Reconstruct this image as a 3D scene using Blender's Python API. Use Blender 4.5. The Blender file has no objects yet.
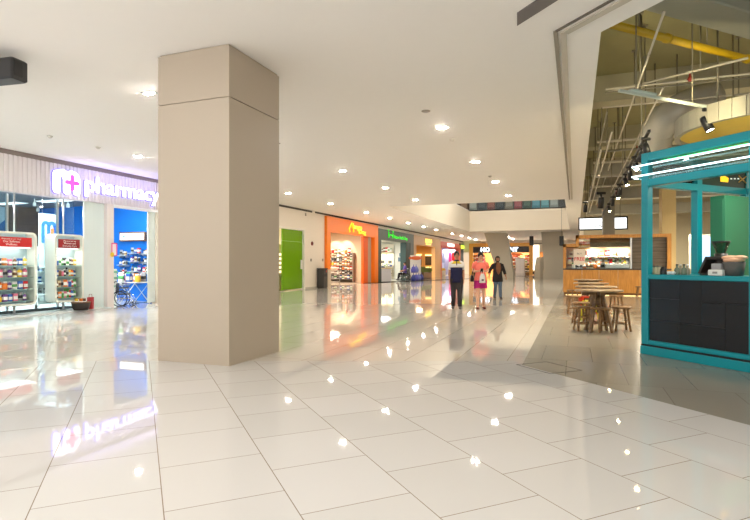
import bpy, math, random
from mathutils import Vector, Matrix
random.seed(7)
PI = math.pi
SC = bpy.context.scene
COL = SC.collection

# ------------------------------------------------------------------ measuring helpers
FOC, CX, HY, EYE, ZC = 525.0, 375.0, 264.0, 1.25, 3.95
YAW = math.atan(200/525.0)
SY, CY = math.sin(YAW), math.cos(YAW)
def ray(px, py):
    u = (px-CX)/FOC
    return (-SY+CY*u, CY+SY*u, (HY-py)/FOC)
def onz(px, py, z=0.0):
    r = ray(px, py); t = (z-EYE)/r[2]
    return Vector((r[0]*t, r[1]*t, z))
def onx(px, py, x=-12.5):
    r = ray(px, py); t = x/r[0]
    return Vector((x, r[1]*t, EYE+r[2]*t))
def ony(px, py, y):
    r = ray(px, py); t = y/r[1]
    return Vector((r[0]*t, y, EYE+r[2]*t))
D1 = Vector((-.70711, .70711, 0)); D1P = Vector((.70711, .70711, 0))

# ------------------------------------------------------------------ materials
def lin(c):
    return tuple(((v/255)/12.92 if v/255 <= .04045 else ((v/255+.055)/1.055)**2.4) for v in c)
MATS = {}
def mat(name, rgb, rough=.5, metal=0., emit=0., noise=0., nscale=8., ergb=None, spec=.5, bump=0.):
    if name in MATS: return MATS[name]
    m = bpy.data.materials.new(name); m.use_nodes = True
    nt = m.node_tree; b = nt.nodes['Principled BSDF']
    c = lin(rgb)
    b.inputs['Base Color'].default_value = (*c, 1)
    b.inputs['Roughness'].default_value = rough
    b.inputs['Metallic'].default_value = metal
    b.inputs['Specular IOR Level'].default_value = spec
    if emit:
        b.inputs['Emission Color'].default_value = (*lin(ergb or rgb), 1)
        b.inputs['Emission Strength'].default_value = emit
    if noise or bump:
        tc = nt.nodes.new('ShaderNodeTexCoord'); n = nt.nodes.new('ShaderNodeTexNoise')
        n.inputs['Scale'].default_value = nscale; n.inputs['Detail'].default_value = 4
        nt.links.new(tc.outputs['Object'], n.inputs['Vector'])
        if noise:
            mx = nt.nodes.new('ShaderNodeMix'); mx.data_type = 'RGBA'
            mx.inputs['A'].default_value = (*[v*(1-noise) for v in c], 1)
            mx.inputs['B'].default_value = (*[min(1, v*(1+noise)) for v in c], 1)
            nt.links.new(n.outputs['Fac'], mx.inputs['Factor'])
            nt.links.new(mx.outputs['Result'], b.inputs['Base Color'])
        if bump:
            bp = nt.nodes.new('ShaderNodeBump'); bp.inputs['Strength'].default_value = bump
            bp.inputs['Distance'].default_value = .02
            nt.links.new(n.outputs['Fac'], bp.inputs['Height'])
            nt.links.new(bp.outputs['Normal'], b.inputs['Normal'])
    MATS[name] = m
    return m
def wood(name, c1, c2, rough=.45, scale=(1, 14, 14), planks=0.):
    if name in MATS: return MATS[name]
    m = bpy.data.materials.new(name); m.use_nodes = True
    nt = m.node_tree; b = nt.nodes['Principled BSDF']; b.inputs['Roughness'].default_value = rough
    tc = nt.nodes.new('ShaderNodeTexCoord'); mp = nt.nodes.new('ShaderNodeMapping')
    mp.inputs['Scale'].default_value = scale
    n = nt.nodes.new('ShaderNodeTexNoise'); n.inputs['Scale'].default_value = 2.2; n.inputs['Detail'].default_value = 6
    n.inputs['Distortion'].default_value = .6
    r = nt.nodes.new('ShaderNodeValToRGB')
    r.color_ramp.elements[0].position = .3; r.color_ramp.elements[1].position = .72
    r.color_ramp.elements[0].color = (*lin(c1), 1); r.color_ramp.elements[1].color = (*lin(c2), 1)
    L = nt.links.new
    L(tc.outputs['Object'], mp.inputs['Vector']); L(mp.outputs['Vector'], n.inputs['Vector'])
    L(n.outputs['Fac'], r.inputs['Fac']); L(r.outputs['Color'], b.inputs['Base Color'])
    MATS[name] = m
    return m
def glass(name, tint=(235, 245, 245), refl=.5, opaque=0.):
    if name in MATS: return MATS[name]
    m = bpy.data.materials.new(name); m.use_nodes = True
    nt = m.node_tree; nt.nodes.clear(); N = nt.nodes.new; L = nt.links.new
    out = N('ShaderNodeOutputMaterial'); tr = N('ShaderNodeBsdfTransparent'); gl = N('ShaderNodeBsdfGlossy')
    fr = N('ShaderNodeFresnel'); fr.inputs['IOR'].default_value = 1.45
    tr.inputs['Color'].default_value = (*lin(tint), 1); gl.inputs['Roughness'].default_value = .02
    mu = N('ShaderNodeMath'); mu.operation = 'MULTIPLY'; mu.inputs[1].default_value = refl
    mx = N('ShaderNodeMixShader')
    L(fr.outputs[0], mu.inputs[0]); L(mu.outputs[0], mx.inputs[0])
    if opaque:
        df = N('ShaderNodeBsdfTranslucent'); d2 = N('ShaderNodeBsdfDiffuse')
        for d in (df, d2): d.inputs['Color'].default_value = (*lin(tint), 1)
        a = N('ShaderNodeMixShader'); a.inputs[0].default_value = .5
        L(df.outputs[0], a.inputs[1]); L(d2.outputs[0], a.inputs[2])
        b = N('ShaderNodeMixShader'); b.inputs[0].default_value = opaque
        L(tr.outputs[0], b.inputs[1]); L(a.outputs[0], b.inputs[2]); L(b.outputs[0], mx.inputs[1])
    else:
        L(tr.outputs[0], mx.inputs[1])
    L(gl.outputs[0], mx.inputs[2]); L(mx.outputs[0], out.inputs['Surface'])
    MATS[name] = m
    return m
def tiles(name, c1, c2, cm, ang, w, h, off, loc=(0, 0), mortar=.004, rough=.06, spec=.5, rvar=.02, coat=0.):
    m = bpy.data.materials.new(name); m.use_nodes = True
    nt = m.node_tree; b = nt.nodes['Principled BSDF']; N = nt.nodes.new; L = nt.links.new
    tc = N('ShaderNodeTexCoord'); mp = N('ShaderNodeMapping')
    mp.inputs['Rotation'].default_value = (0, 0, ang); mp.inputs['Location'].default_value = (loc[0], loc[1], 0)
    br = N('ShaderNodeTexBrick'); br.offset = off; br.offset_frequency = 2
    br.inputs['Scale'].default_value = 1; br.inputs['Brick Width'].default_value = w; br.inputs['Row Height'].default_value = h
    br.inputs['Mortar Size'].default_value = mortar; br.inputs['Mortar Smooth'].default_value = .1
    br.inputs['Color1'].default_value = (*lin(c1), 1); br.inputs['Color2'].default_value = (*lin(c2), 1)
    br.inputs['Mortar'].default_value = (*lin(cm), 1)
    L(tc.outputs['Object'], mp.inputs['Vector']); L(mp.outputs['Vector'], br.inputs['Vector'])
    L(br.outputs['Color'], b.inputs['Base Color'])
    b.inputs['Specular IOR Level'].default_value = spec
    n = N('ShaderNodeTexNoise'); n.inputs['Scale'].default_value = 1.3
    mr = N('ShaderNodeMapRange'); mr.inputs['To Min'].default_value = rough-rvar; mr.inputs['To Max'].default_value = rough+rvar
    L(tc.outputs['Object'], n.inputs['Vector']); L(n.outputs['Fac'], mr.inputs['Value']); L(mr.outputs['Result'], b.inputs['Roughness'])
    b.inputs['Coat Weight'].default_value = coat; b.inputs['Coat Roughness'].default_value = .04
    return m

WHITE = mat('white paint', (226, 221, 213), .6, noise=.01)
CEIL = mat('ceiling paint', (240, 236, 230), .75, noise=.01)
WALLC = mat('wall paint', (232, 222, 206), .55, noise=.015)
DARK = mat('dark metal', (38, 37, 38), .4, noise=.05)
BLACK = mat('black plastic', (16, 16, 18), .4, noise=.05)
STEEL = mat('brushed steel', (190, 190, 190), .3, 1., noise=.04, nscale=40)
CHROME = mat('chrome', (215, 215, 218), .15, 1.)
GREY = mat('grey paint', (140, 138, 130), .6, noise=.04)
LAMP = mat('lamp glow', (255, 244, 226), .5, emit=600., ergb=(255, 247, 236))
GLASS = glass('clear glass', (236, 246, 246), .7)
FROST = glass('frosted glass', (222, 238, 238), .6, .88)
def paint(name, rgb, rough=.45, **k): return mat(name, rgb, rough, noise=k.pop('noise', .03), **k)

# ------------------------------------------------------------------ mesh builder
class MB:
    def __init__(s): s.v = []; s.f = []; s.m = []; s.sm = []
    def add(s, vs, fs, mi=0, smooth=False):
        o = len(s.v); s.v += [tuple(v) for v in vs]
        for f in fs: s.f.append(tuple(i+o for i in f)); s.m.append(mi); s.sm.append(smooth)
        return s
    def box(s, lo, hi, mi=0, rot=None, bev=0.):
        x0, y0, z0 = lo; x1, y1, z1 = hi
        if bev:
            b = min(bev, abs(x1-x0)*.45, abs(y1-y0)*.45, abs(z1-z0)*.45)
            pts = [(x0+b, y0), (x1-b, y0), (x1, y0+b), (x1, y1-b), (x1-b, y1), (x0+b, y1), (x0, y1-b), (x0, y0+b)]
            cx, cy = (x0+x1)/2, (y0+y1)/2
            ins = [(cx+(p[0]-cx)*(1-2*b/max(1e-6, x1-x0)), cy+(p[1]-cy)*(1-2*b/max(1e-6, y1-y0))) for p in pts]
            rings = [(ins, z0), (pts, z0+b), (pts, z1-b), (ins, z1)]
            vs = [(p[0], p[1], z) for r, z in rings for p in r]
            fs = [tuple(range(7, -1, -1)), tuple(range(24, 32))]
            for k in range(3):
                for i in range(8):
                    j = (i+1) % 8; fs.append((k*8+i, k*8+j, k*8+8+j, k*8+8+i))
        else:
            vs = [(x0, y0, z0), (x1, y0, z0), (x1, y1, z0), (x0, y1, z0), (x0, y0, z1), (x1, y0, z1), (x1, y1, z1), (x0, y1, z1)]
            fs = [(3, 2, 1, 0), (4, 5, 6, 7), (0, 1, 5, 4), (1, 2, 6, 5), (2, 3, 7, 6), (3, 0, 4, 7)]
        if rot is not None:
            c = Vector(((x0+x1)/2, (y0+y1)/2, (z0+z1)/2)); vs = [c+rot @ (Vector(v)-c) for v in vs]
        return s.add(vs, fs, mi)
    def prism(s, poly, z0, z1, mi=0):
        n = len(poly)
        vs = [(p[0], p[1], z0) for p in poly]+[(p[0], p[1], z1) for p in poly]
        fs = [tuple(range(n-1, -1, -1)), tuple(range(n, 2*n))]+[(i, (i+1) % n, n+(i+1) % n, n+i) for i in range(n)]
        return s.add(vs, fs, mi)
    def extrude(s, poly, vec, mi=0):
        n = len(poly); vec = Vector(vec)
        vs = [Vector(p) for p in poly]; vs += [v+vec for v in vs]
        fs = [tuple(range(n-1, -1, -1)), tuple(range(n, 2*n))]+[(i, (i+1) % n, n+(i+1) % n, n+i) for i in range(n)]
        return s.add(vs, fs, mi)
    def loft(s, secs, n=12, mi=0, ref=(1, 0, 0), cap=True, smooth=True):
        """secs: (point, rx, ry); rx along ref, ry along the third axis."""
        P = [Vector(q[0]) for q in secs]; vs = []; fs = []
        for i, q in enumerate(secs):
            d = (P[min(i+1, len(P)-1)]-P[max(i-1, 0)])
            d = d.normalized() if d.length > 1e-9 else Vector((0, 0, 1))
            r = Vector(ref); r = r-d*r.dot(d)
            if r.length < 1e-3: r = Vector((0, 1, 0)); r = r-d*r.dot(d)
            r.normalize(); u = d.cross(r)
            for k in range(n):
                a = 2*PI*k/n; vs.append(P[i]+r*(q[1]*math.cos(a))+u*(q[2]*math.sin(a)))
        for i in range(len(secs)-1):
            for k in range(n):
                j = (k+1) % n; fs.append((i*n+k, i*n+j, (i+1)*n+j, (i+1)*n+k))
        if cap: fs += [tuple(range(n-1, -1, -1)), tuple(range((len(secs)-1)*n, len(secs)*n))]
        return s.add(vs, fs, mi, smooth)
    def tube(s, pts, r, n=8, mi=0, ref=(1, 0, 0), smooth=True):
        return s.loft([(p, r, r) for p in pts], n, mi, ref, True, smooth)
    def lathe(s, prof, loc=(0, 0, 0), n=16, mi=0, axis='z', smooth=True):
        vs = []; fs = []
        for r, h in prof:
            for k in range(n):
                a = 2*PI*k/n; p = (r*math.cos(a), r*math.sin(a), h)
                if axis == 'y': p = (p[0], p[2], p[1])
                if axis == 'x': p = (p[2], p[0], p[1])
                vs.append((p[0]+loc[0], p[1]+loc[1], p[2]+loc[2]))
        for i in range(len(prof)-1):
            for k in range(n):
                j = (k+1) % n; fs.append((i*n+k, i*n+j, (i+1)*n+j, (i+1)*n+k))
        fs += [tuple(range(n-1, -1, -1)), tuple(range((len(prof)-1)*n, len(prof)*n))]
        return s.add(vs, fs, mi, smooth)
    def ball(s, c, rx, ry, rz, n=14, mi=0):
        prof = [(max(.001, math.sin(PI*i/10)), -math.cos(PI*i/10)) for i in range(11)]
        vs = []; fs = []
        for r, h in prof:
            for k in range(n):
                a = 2*PI*k/n; vs.append((c[0]+rx*r*math.cos(a), c[1]+ry*r*math.sin(a), c[2]+rz*h))
        for i in range(10):
            for k in range(n):
                j = (k+1) % n; fs.append((i*n+k, i*n+j, (i+1)*n+j, (i+1)*n+k))
        fs += [tuple(range(n-1, -1, -1)), tuple(range(10*n, 11*n))]
        return s.add(vs, fs, mi, True)
    def move(s, M):
        s.v = [tuple(M @ Vector(v)) for v in s.v]; return s
    def build(s, name, mats, parent=None, loc=None, rz=0.):
        me = bpy.data.meshes.new(name); me.from_pydata(s.v, [], s.f)
        for m in (mats if isinstance(mats, (list, tuple)) else [mats]): me.materials.append(m)
        me.polygons.foreach_set('material_index', s.m); me.polygons.foreach_set('use_smooth', s.sm)
        me.update()
        import bmesh
        bm = bmesh.new(); bm.from_mesh(me); bmesh.ops.recalc_face_normals(bm, faces=bm.faces); bm.to_mesh(me); bm.free()
        o = bpy.data.objects.new(name, me); COL.objects.link(o)
        if parent: o.parent = parent
        if loc is not None: o.location = loc
        o.rotation_euler.z = rz
        return o
def rrect(w, h, r, n=4):
    """rounded rectangle outline, centred, as (a, b) pairs."""
    out = []
    for cx, cy, a0 in ((w/2-r, h/2-r, 0), (-w/2+r, h/2-r, 90), (-w/2+r, -h/2+r, 180), (w/2-r, -h/2+r, 270)):
        for i in range(n+1):
            a = math.radians(a0+90*i/n); out.append((cx+r*math.cos(a), cy+r*math.sin(a)))
    return out
def tag(o, label=None, cat=None, group=None, kind=None):
    for k, v in (('label', label), ('category', cat), ('group', group), ('kind', kind)):
        if v: o[k] = v
    return o
def thing(name, label, cat, loc=(0, 0, 0), rz=0., group=None):
    o = bpy.data.objects.new(name, None); COL.objects.link(o)
    o.location = loc; o.rotation_euler.z = rz; o.empty_display_size = .1
    return tag(o, label, cat, group)
def solo(name, mb, mats, label, cat, loc=(0, 0, 0), rz=0., group=None):
    return tag(mb.build(name, mats, None, loc, rz), label, cat, group)
def struct(name, mb, mats, loc=None):
    return tag(mb.build(name, mats, None, loc), kind='structure')
def dup(root, loc, rz=None, label=None, group=None):
    c = root.copy(); COL.objects.link(c); c.location = loc
    if rz is not None: c.rotation_euler.z = rz
    if label: c['label'] = label
    if group: c['group'] = group
    def kids(a, b):
        for ch in list(a.children):
            d = ch.copy(); COL.objects.link(d); d.parent = b; kids(ch, d)
    kids(root, c)
    return c
def text(name, body, size, m, parent=None, loc=(0, 0, 0), rot=(PI/2, 0, 0), ext=.004, bold=0., align='CENTER', sx=1.):
    cu = bpy.data.curves.new(name, 'FONT'); cu.body = body; cu.size = size; cu.extrude = ext; cu.offset = bold
    cu.align_x = align; cu.align_y = 'BOTTOM_BASELINE'; cu.resolution_u = 4
    cu.materials.append(m)
    tmp = bpy.data.objects.new(name, cu); COL.objects.link(tmp)
    bpy.context.view_layer.update()
    me = bpy.data.meshes.new_from_object(tmp.evaluated_get(bpy.context.evaluated_depsgraph_get()))
    bpy.data.objects.remove(tmp); bpy.data.curves.remove(cu)
    o = bpy.data.objects.new(name, me); COL.objects.link(o)
    if parent: o.parent = parent
    o.location = loc; o.rotation_euler = rot; o.scale = (sx, 1, 1)
    return o
RX = (PI/2, 0, PI/2)      # lettering on a wall that faces +X
RY = (PI/2, 0, 0)         # lettering on a wall that faces -Y
ORD = ['first', 'second', 'third', 'fourth', 'fifth', 'sixth', 'seventh', 'eighth', 'ninth', 'tenth', 'eleventh', 'twelfth', 'thirteenth', 'fourteenth', 'fifteenth', 'sixteenth']
def fuse(o, vox):
    r = o.modifiers.new('fuse', 'REMESH'); r.mode = 'VOXEL'; r.voxel_size = vox; r.use_smooth_shade = True
    s = o.modifiers.new('soft', 'SMOOTH'); s.iterations = 3; s.factor = .5
    return o

# ------------------------------------------------------------------ goods
PAL = {'red': (196, 38, 40), 'white': (236, 236, 232), 'blue': (40, 92, 170), 'yellow': (232, 196, 60), 'green': (74, 150, 74),
       'orange': (226, 122, 40), 'pink': (222, 120, 150), 'black': (34, 34, 38), 'brown': (120, 82, 52), 'purple': (110, 70, 140), 'grey': (150, 152, 154), 'cream': (228, 214, 180)}
GM = {k: paint(k+' packaging', v, .4) for k, v in PAL.items()}
PROTO = {}
def good_mesh(kind, colour):
    k = (kind, colour)
    if k in PROTO: return PROTO[k]
    b = MB(); c2 = {'white': 'green', 'cream': 'brown', 'grey': 'black'}.get(colour, 'white')
    if kind == 'carton':
        b.box((-.04, -.03, 0), (.04, .03, .13), 0, bev=.004); b.box((-.034, -.0315, .03), (.034, .0315, .085), 1)
        b.box((-.0415, -.022, .03), (.0415, .022, .085), 1)
    elif kind == 'bottle':
        b.lathe([(.001, 0), (.032, 0), (.035, .01), (.035, .09), (.028, .11), (.014, .122), (.014, .13)], n=10)
        b.lathe([(.0165, .13), (.0165, .155), (.012, .158)], n=10, mi=1); b.lathe([(.0357, .03), (.0357, .075)], n=10, mi=1)
    elif kind == 'jar':
        b.lathe([(.001, 0), (.04, 0), (.042, .01), (.042, .085), (.034, .1)], n=10)
        b.lathe([(.037, .1), (.037, .122), (.03, .125)], n=10, mi=1)
    elif kind == 'pouch':
        b.loft([((0, 0, 0), .05, .03), ((0, 0, .05), .052, .026), ((0, 0, .12), .05, .012), ((0, 0, .15), .05, .003)], 10)
        b.loft([((0, 0, .045), .0535, .028), ((0, 0, .095), .0525, .0195)], 10, 1)
    me = b.build('tmp', [GM[colour], GM[c2]])
    d = me.data; d.name = kind+' '+colour; bpy.data.objects.remove(me); PROTO[k] = d
    return d
def good(kind, colour, loc, where, group, scale=1., rz=0.):
    o = bpy.data.objects.new('product_'+kind, good_mesh(kind, colour)); COL.objects.link(o)
    o.location = loc; o.scale = (scale,)*3; o.rotation_euler.z = rz
    return tag(o, f'{colour} product {kind} {where}', kind, group)
def stock(a, b, n, where, group, scale=1., kinds=('carton', 'bottle', 'jar', 'pouch'), rz=0., cols=None, skip=0.):
    """a row of goods from a to b, each a different colour and kind."""
    combos = [(k, c) for k in kinds for c in (cols or list(PAL))]
    random.shuffle(combos); a = Vector(a); b = Vector(b)
    for i in range(n):
        if random.random() < skip: continue
        k, c = combos[i % len(combos)]
        good(k, c, a.lerp(b, (i+.5)/n), where, group, scale*random.uniform(.88, 1.12), rz)

# ================================================================== THE SETTING
# floors: polished white tiles, turned 45 degrees near the viewer, square with the corridor beyond
fx = Vector((CY, SY, 0)); seam = onz(375, 361)
def seam_at(x): return seam+fx*x
gc = onz(522, 365)
pC = onz(207.5, 370); ang1 = -math.radians(135)
vC = math.sin(ang1)*pC.x+math.cos(ang1)*pC.y
pj = onz(295, 516); uj = math.cos(ang1)*pj.x-math.sin(ang1)*pj.y
FLN = tiles('polished white tile diagonal', (213, 211, 209), (207, 205, 202), (146, 132, 116), ang1, .62, .62, .5, (-uj, -vC), .003, .028, .45, .008)
FLF = tiles('polished white tile straight', (217, 212, 204), (212, 206, 197), (150, 138, 120), 0, .62, 1.24, 0, (.2, .1), .003, .04, .5, .01)
FLG = tiles('grey cafe tile', (150, 144, 132), (143, 137, 125), (114, 108, 97), 0, .62, 1.24, .5, (.1, .2), .003, .22, .42, .04)
sl, sr = seam_at(-26), seam_at((gc-seam).dot(fx))
far_r = gc.x
gd = gc-D1*13
struct('floor_near', MB().prism([(sl.x, sl.y), (sl.x, -3), (gd.x, -3), (gd.x, gd.y), (gc.x, gc.y), (sr.x, sr.y)], -.1, 0), FLN)
struct('floor_corridor', MB().prism([(sl.x, sl.y), (sr.x, sr.y), (gc.x, gc.y), (gc.x, 66), (-24, 66), (-24, sl.y)], -.1, 0), FLF)
struct('floor_cafe', MB().prism([(gc.x, gc.y), (gd.x, gd.y), (16, gd.y), (16, 66), (gc.x, 66)], -.1, 0), FLG)
# drain cover in the cafe floor edge
p0 = onz(548, 369)
fl = MB()
for a, b in (((-.3, -.24), (.3, -.235)), ((-.3, .235), (.3, .24)), ((-.3, -.24), (-.295, .24)), ((.295, -.24), (.3, .24))):
    fl.box((a[0], a[1], 0), (b[0], b[1], .003))
tag(fl.build('trim_floor_hatch', mat('hatch joint', (70, 66, 56), .5), None, (p0.x, p0.y+.1, 0), math.radians(-45)), kind='structure')

# ceiling with the atrium opening
cc = onz(601, 32, ZC); HX0, HX1, HY0, HY1 = -8.2, -.4, 23.3, 43.54
TH = 1.75
cb = MB()
cd = cc-D1*16
cb.prism([(-12.7, -7), (cd.x, -7), (cd.x, cd.y), (cc.x, cc.y), (-12.7, cc.y)] if cd.y > -7 else [(-12.7, -7), (cc.x+(cc.y+7), -7), (cc.x, cc.y), (-12.7, cc.y)], ZC, ZC+TH)
cb.prism([(-12.7, cc.y), (cc.x, cc.y), (cc.x, HY0), (-12.7, HY0)], ZC, ZC+TH)
cb.prism([(-12.7, HY0), (HX0, HY0), (HX0, HY1), (-12.7, HY1)], ZC, ZC+TH)
cb.prism([(HX1, HY0), (cc.x, HY0), (cc.x, HY1), (HX1, HY1)], ZC, ZC+TH)
cb.prism([(-12.7, HY1), (cc.x, HY1), (cc.x, 62.2), (-12.7, 62.2)], ZC, ZC+TH)
struct('ceiling', cb, CEIL)
# raised strips along the cafe edge, groove shade in their colour; linear air slot
g0 = onz(556, 30.5, ZC)
GR = mat('groove shade strip', (150, 142, 128), .7); GR2 = mat('groove liner', (196, 188, 174), .7)
gb = MB(); gb.box((g0.x-.03, g0.y, ZC-.02), (g0.x+.02, HY0, ZC-.001)); struct('trim_1', gb, GR)
gb = MB(); gb.box((g0.x+.045, g0.y+.05, ZC-.02), (g0.x+.115, HY0, ZC-.001)); struct('trim_2', gb, GR2)
e = g0-D1*11
def strip(p, q, w, m, name, z0=ZC-.02, z1=ZC-.001):
    d = (q-p).normalized(); n = Vector((-d.y, d.x, 0))*w/2
    struct(name, MB().prism([tuple((p+n)[:2]), tuple((p-n)[:2]), tuple((q-n)[:2]), tuple((q+n)[:2])], z0, z1), m)
strip(g0, g0-D1*8, .025, mat('groove shade line', (96, 88, 78), .7), 'trim_3')
strip(g0+Vector((.1, .08, 0)), g0+Vector((.1, .08, 0))-D1*8, .09, GR2, 'trim_4')
sA, sB = onz(517, 12.5, ZC), onz(517, 25, ZC); sA2, sB2 = sA-D1*8, sB-D1*8
struct('trim_5', MB().prism([tuple(sA[:2]), tuple(sB[:2]), tuple(sB2[:2]), tuple(sA2[:2])], ZC-.012, ZC-.001), mat('air slot dark', (112, 106, 104), .6))

# left wall
WX = -12.5
def wy(px): return onx(px, 264).y
wb = MB()
yG0, yG1 = 20.2, wy(304.6); yO0, yO1 = wy(324.5), wy(376); yN1 = wy(412); yB1 = wy(439); yR1 = wy(459)
wb.box((-12.7, wy(157), 0), (WX, yG0, 3.95))
wb.box((-12.7, yG0, 2.98), (WX, yG1, 3.95))
wb.box((-12.7, yG1, 0), (WX, yO0, 3.95))
wb.box((-12.7, yO0, 3.78), (WX, 62, 3.95))
wb.box((-12.7, yO1, 3.5), (-12.52, 62, 3.8)); wb.box((-12.7, yR1, 2.9), (WX, 62, 3.95))
struct('wall_left', wb, WALLC)
SLOT = mat('slot shadow', (74, 66, 58), .7, noise=.1)
struct('trim_6', MB().box((-12.5, 4, 3.84), (-12.46, 16, 3.95)), mat('slot band', (128, 116, 112), .6, noise=.1, nscale=3))
struct('trim_7', MB().box((-12.5, 19.5, 3.86), (-12.46, wy(311.5), 3.945)), SLOT)
struct('trim_8', MB().box((-12.5, wy(315), 3.87), (-12.44, 62, 3.945)), SLOT)
struct('baseboard_left', MB().box((-12.5, yG1, 0), (-12.485, yO0, .09)), mat('skirting', (190, 182, 168), .4))
struct('wall_end', MB().box((-14, 62, 2.6), (.3, 62.2, ZC)).box((-14, 66, 0), (16, 66.2, 6)), WALLC)

def room(tagname, y0, y1, depth, h, mw, mf, mc, x0=-12.7):
    struct('wall_'+tagname, MB().box((x0-depth-.1, y0, 0), (x0-depth, y1, h)).box((x0-depth, y0-.05, 0), (x0, y0, h)).box((x0-depth, y1, 0), (x0, y1+.05, h)), mw)
    struct('floor_'+tagname, MB().box((x0-depth, y0, .001), (x0, y1, .004)), mf)
    struct('ceiling_'+tagname, MB().box((x0-depth, y0, h), (x0, y1, h+.05)), mc)
def lamp(loc, size, power, col=(1, .93, .84), rot=(0, 0, 0), sy=None):
    d = bpy.data.lights.new('ceiling lamp', 'AREA'); d.energy = power; d.color = col; d.size = size
    if sy: d.shape = 'RECTANGLE'; d.size_y = sy
    o = bpy.data.objects.new('lamp_light', d); COL.objects.link(o); o.location = loc; o.rotation_euler = rot
    return o

# columns
cm_ = mat('column panel', (178, 164, 146), .42, noise=.012, nscale=2)
cb = MB(); X0, X1, Y0, Y1 = -5.05, -3.95, 5.36, 6.52
cb.box((X0, Y0, 0), (X1, Y1, 3.292)).box((X0, Y0, 3.304), (X1, Y1, 3.925)).box((X0+.02, Y0+.02, 0), (X1-.02, Y1-.02, ZC))
struct('column_near', cb, cm_)
lean = mat('far column paint', (186, 178, 160), .5, noise=.03)
def leaning(name, base, top, w0, w1, dep, zt):
    b = MB(); (bx, by), (tx, ty) = base, top
    q = lambda x, y, w: [(x-w/2, y-dep/2), (x+w/2, y-dep/2), (x+w/2, y+dep/2), (x-w/2, y+dep/2)]
    vs = [(p[0], p[1], .75) for p in q(bx, by, w0)]+[(p[0], p[1], zt) for p in q(tx, ty, w1)]
    b.add(vs, [(3, 2, 1, 0), (4, 5, 6, 7), (0, 1, 5, 4), (1, 2, 6, 5), (2, 3, 7, 6), (3, 0, 4, 7)])
    b.box((bx-w0*.55, by-dep*.55, 0), (bx+w0*.55, by+dep*.55, .76))
    struct(name, b, lean)
a0, a1, b0, b1 = ony(505, 276, 47), ony(495, 232, 47), ony(552, 276, 47), ony(549, 232, 47)
leaning('column_far', (a0.x, 47), (a1.x+.1, 47), 1.4, 1.9, 1.2, ZC)
leaning('column_far', (b0.x+.25, 47), (b1.x+.25, 47), 1.7, 1.7, 1.2, ZC)

# atrium upper level seen through the opening
struct('wall_atrium', MB().box((HX0-.1, HY1-.02, ZC), (HX1, HY1, 5.62)).box((HX0, HY0, ZC), (HX0+.02, HY1, 5.62)), mat('atrium fascia', (236, 226, 208), .6))
struct('ceiling_atrium', MB().box((-20, 20, 9.6), (8, 62, 9.8)), CEIL)
struct('wall_atrium_back', MB().box((-20, 52, 5.7), (8, 52.1, 9.6)).box((-20, 20, 5.7), (-19.9, 52, 9.6)), mat('upper wall', (120, 104, 88), .7))
lamp((-5, 33, 9.5), 6, 420, (1, .92, .8))
ub = [(455+9*i, c) for i, c in enumerate([(60, 52, 48), (150, 120, 90), (206, 196, 180), (70, 64, 60), (170, 70, 40), (40, 36, 34), (180, 150, 120), (196, 60, 60), (60, 90, 60), (90, 170, 190), (120, 190, 200), (210, 200, 190)])]
for i, (px, c) in enumerate(ub):
    p = ony(px, 204, 48); b = MB()
    b.box((-.34, 0, 0), (.34, .06, 1.7), 0, bev=.03).box((-.28, -.012, .5), (.28, .0, 1.5), 1).box((-.36, -.12, -.18), (.36, .2, 0), 2)
    solo('display_board', b, [paint(f'upper panel {i}', c), paint(f'upper print {i}', tuple(min(255, v+40) for v in c)), DARK],
         f'upright display panel behind the upper level railing, {ORD[i]} from the left', 'display panel', (p.x, 48, 5.88), 0, 'display panels on the upper level')
struct('floor_upper', MB().box((-20, HY1, 5.62), (8, 52, 5.7)), WHITE)
rl = thing('balustrade', 'glass railing with steel handrail on the upper level edge', 'railing', (0, HY1+.15, 5.7))
MB().box((HX0, 0, 0), (HX1, .02, .95)).build('glass_panel', GLASS, rl)
MB().tube([(HX0, .01, 1.0), (HX1, .01, 1.0)], .03).build('handrail', STEEL, rl)

# ------------------------------------------------------------------ ceiling downlights
FRAME = mat('downlight trim', (120, 116, 112), .5)
def downlight(x, y, lab, first=[None]):
    if first[0] is None:
        t = thing('downlight', lab, 'downlight', (x, y, ZC), 0, 'twin downlights in the white ceiling')
        MB().box((-.115, -.058, -.012), (.115, .058, .0)).build('trim_plate', FRAME, t)
        for s in (-1, 1):
            MB().lathe([(.001, -.02), (.033, -.02), (.033, -.012)], (s*.055, 0, 0), 14).build('lamp', LAMP, t)
        first[0] = t; return t
    return dup(first[0], (x, y, ZC), None, lab, 'twin downlights in the white ceiling')
rows = ((-10.2, 'along the left shops'), (-6.27, 'down the middle of the corridor'), (-2.45, 'nearest the cafe side'))
yl = [6.46, 10.16, 13.85, 17.5, 21.2]
for rx, nm in rows:
    k = 0
    for y in yl+[25.5, 29.2, 32.9, 36.6, 40.3, 46, 50, 54, 58]:
        if rx > -9 and HY0-.3 < y < HY1+.3: continue
        if rx == -2.45 and 6 < y < 7: continue
        if rx > -9 and 45 < y < 49: continue
        lab = f'twin recessed downlight, {ORD[k]} from the front in the row {nm}'
        downlight(rx, y, lab); k += 1
for px, py, lab in ((426, 111, 'small round speaker grille in the ceiling just in front of the nearest right downlight'),):
    p = onz(px, py, ZC)
    solo('ceiling_speaker', MB().lathe([(.001, -.012), (.07, -.012), (.085, 0)], n=20), mat('speaker grille', (150, 142, 130), .6), lab, 'ceiling speaker', (p.x, p.y, ZC))
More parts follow.
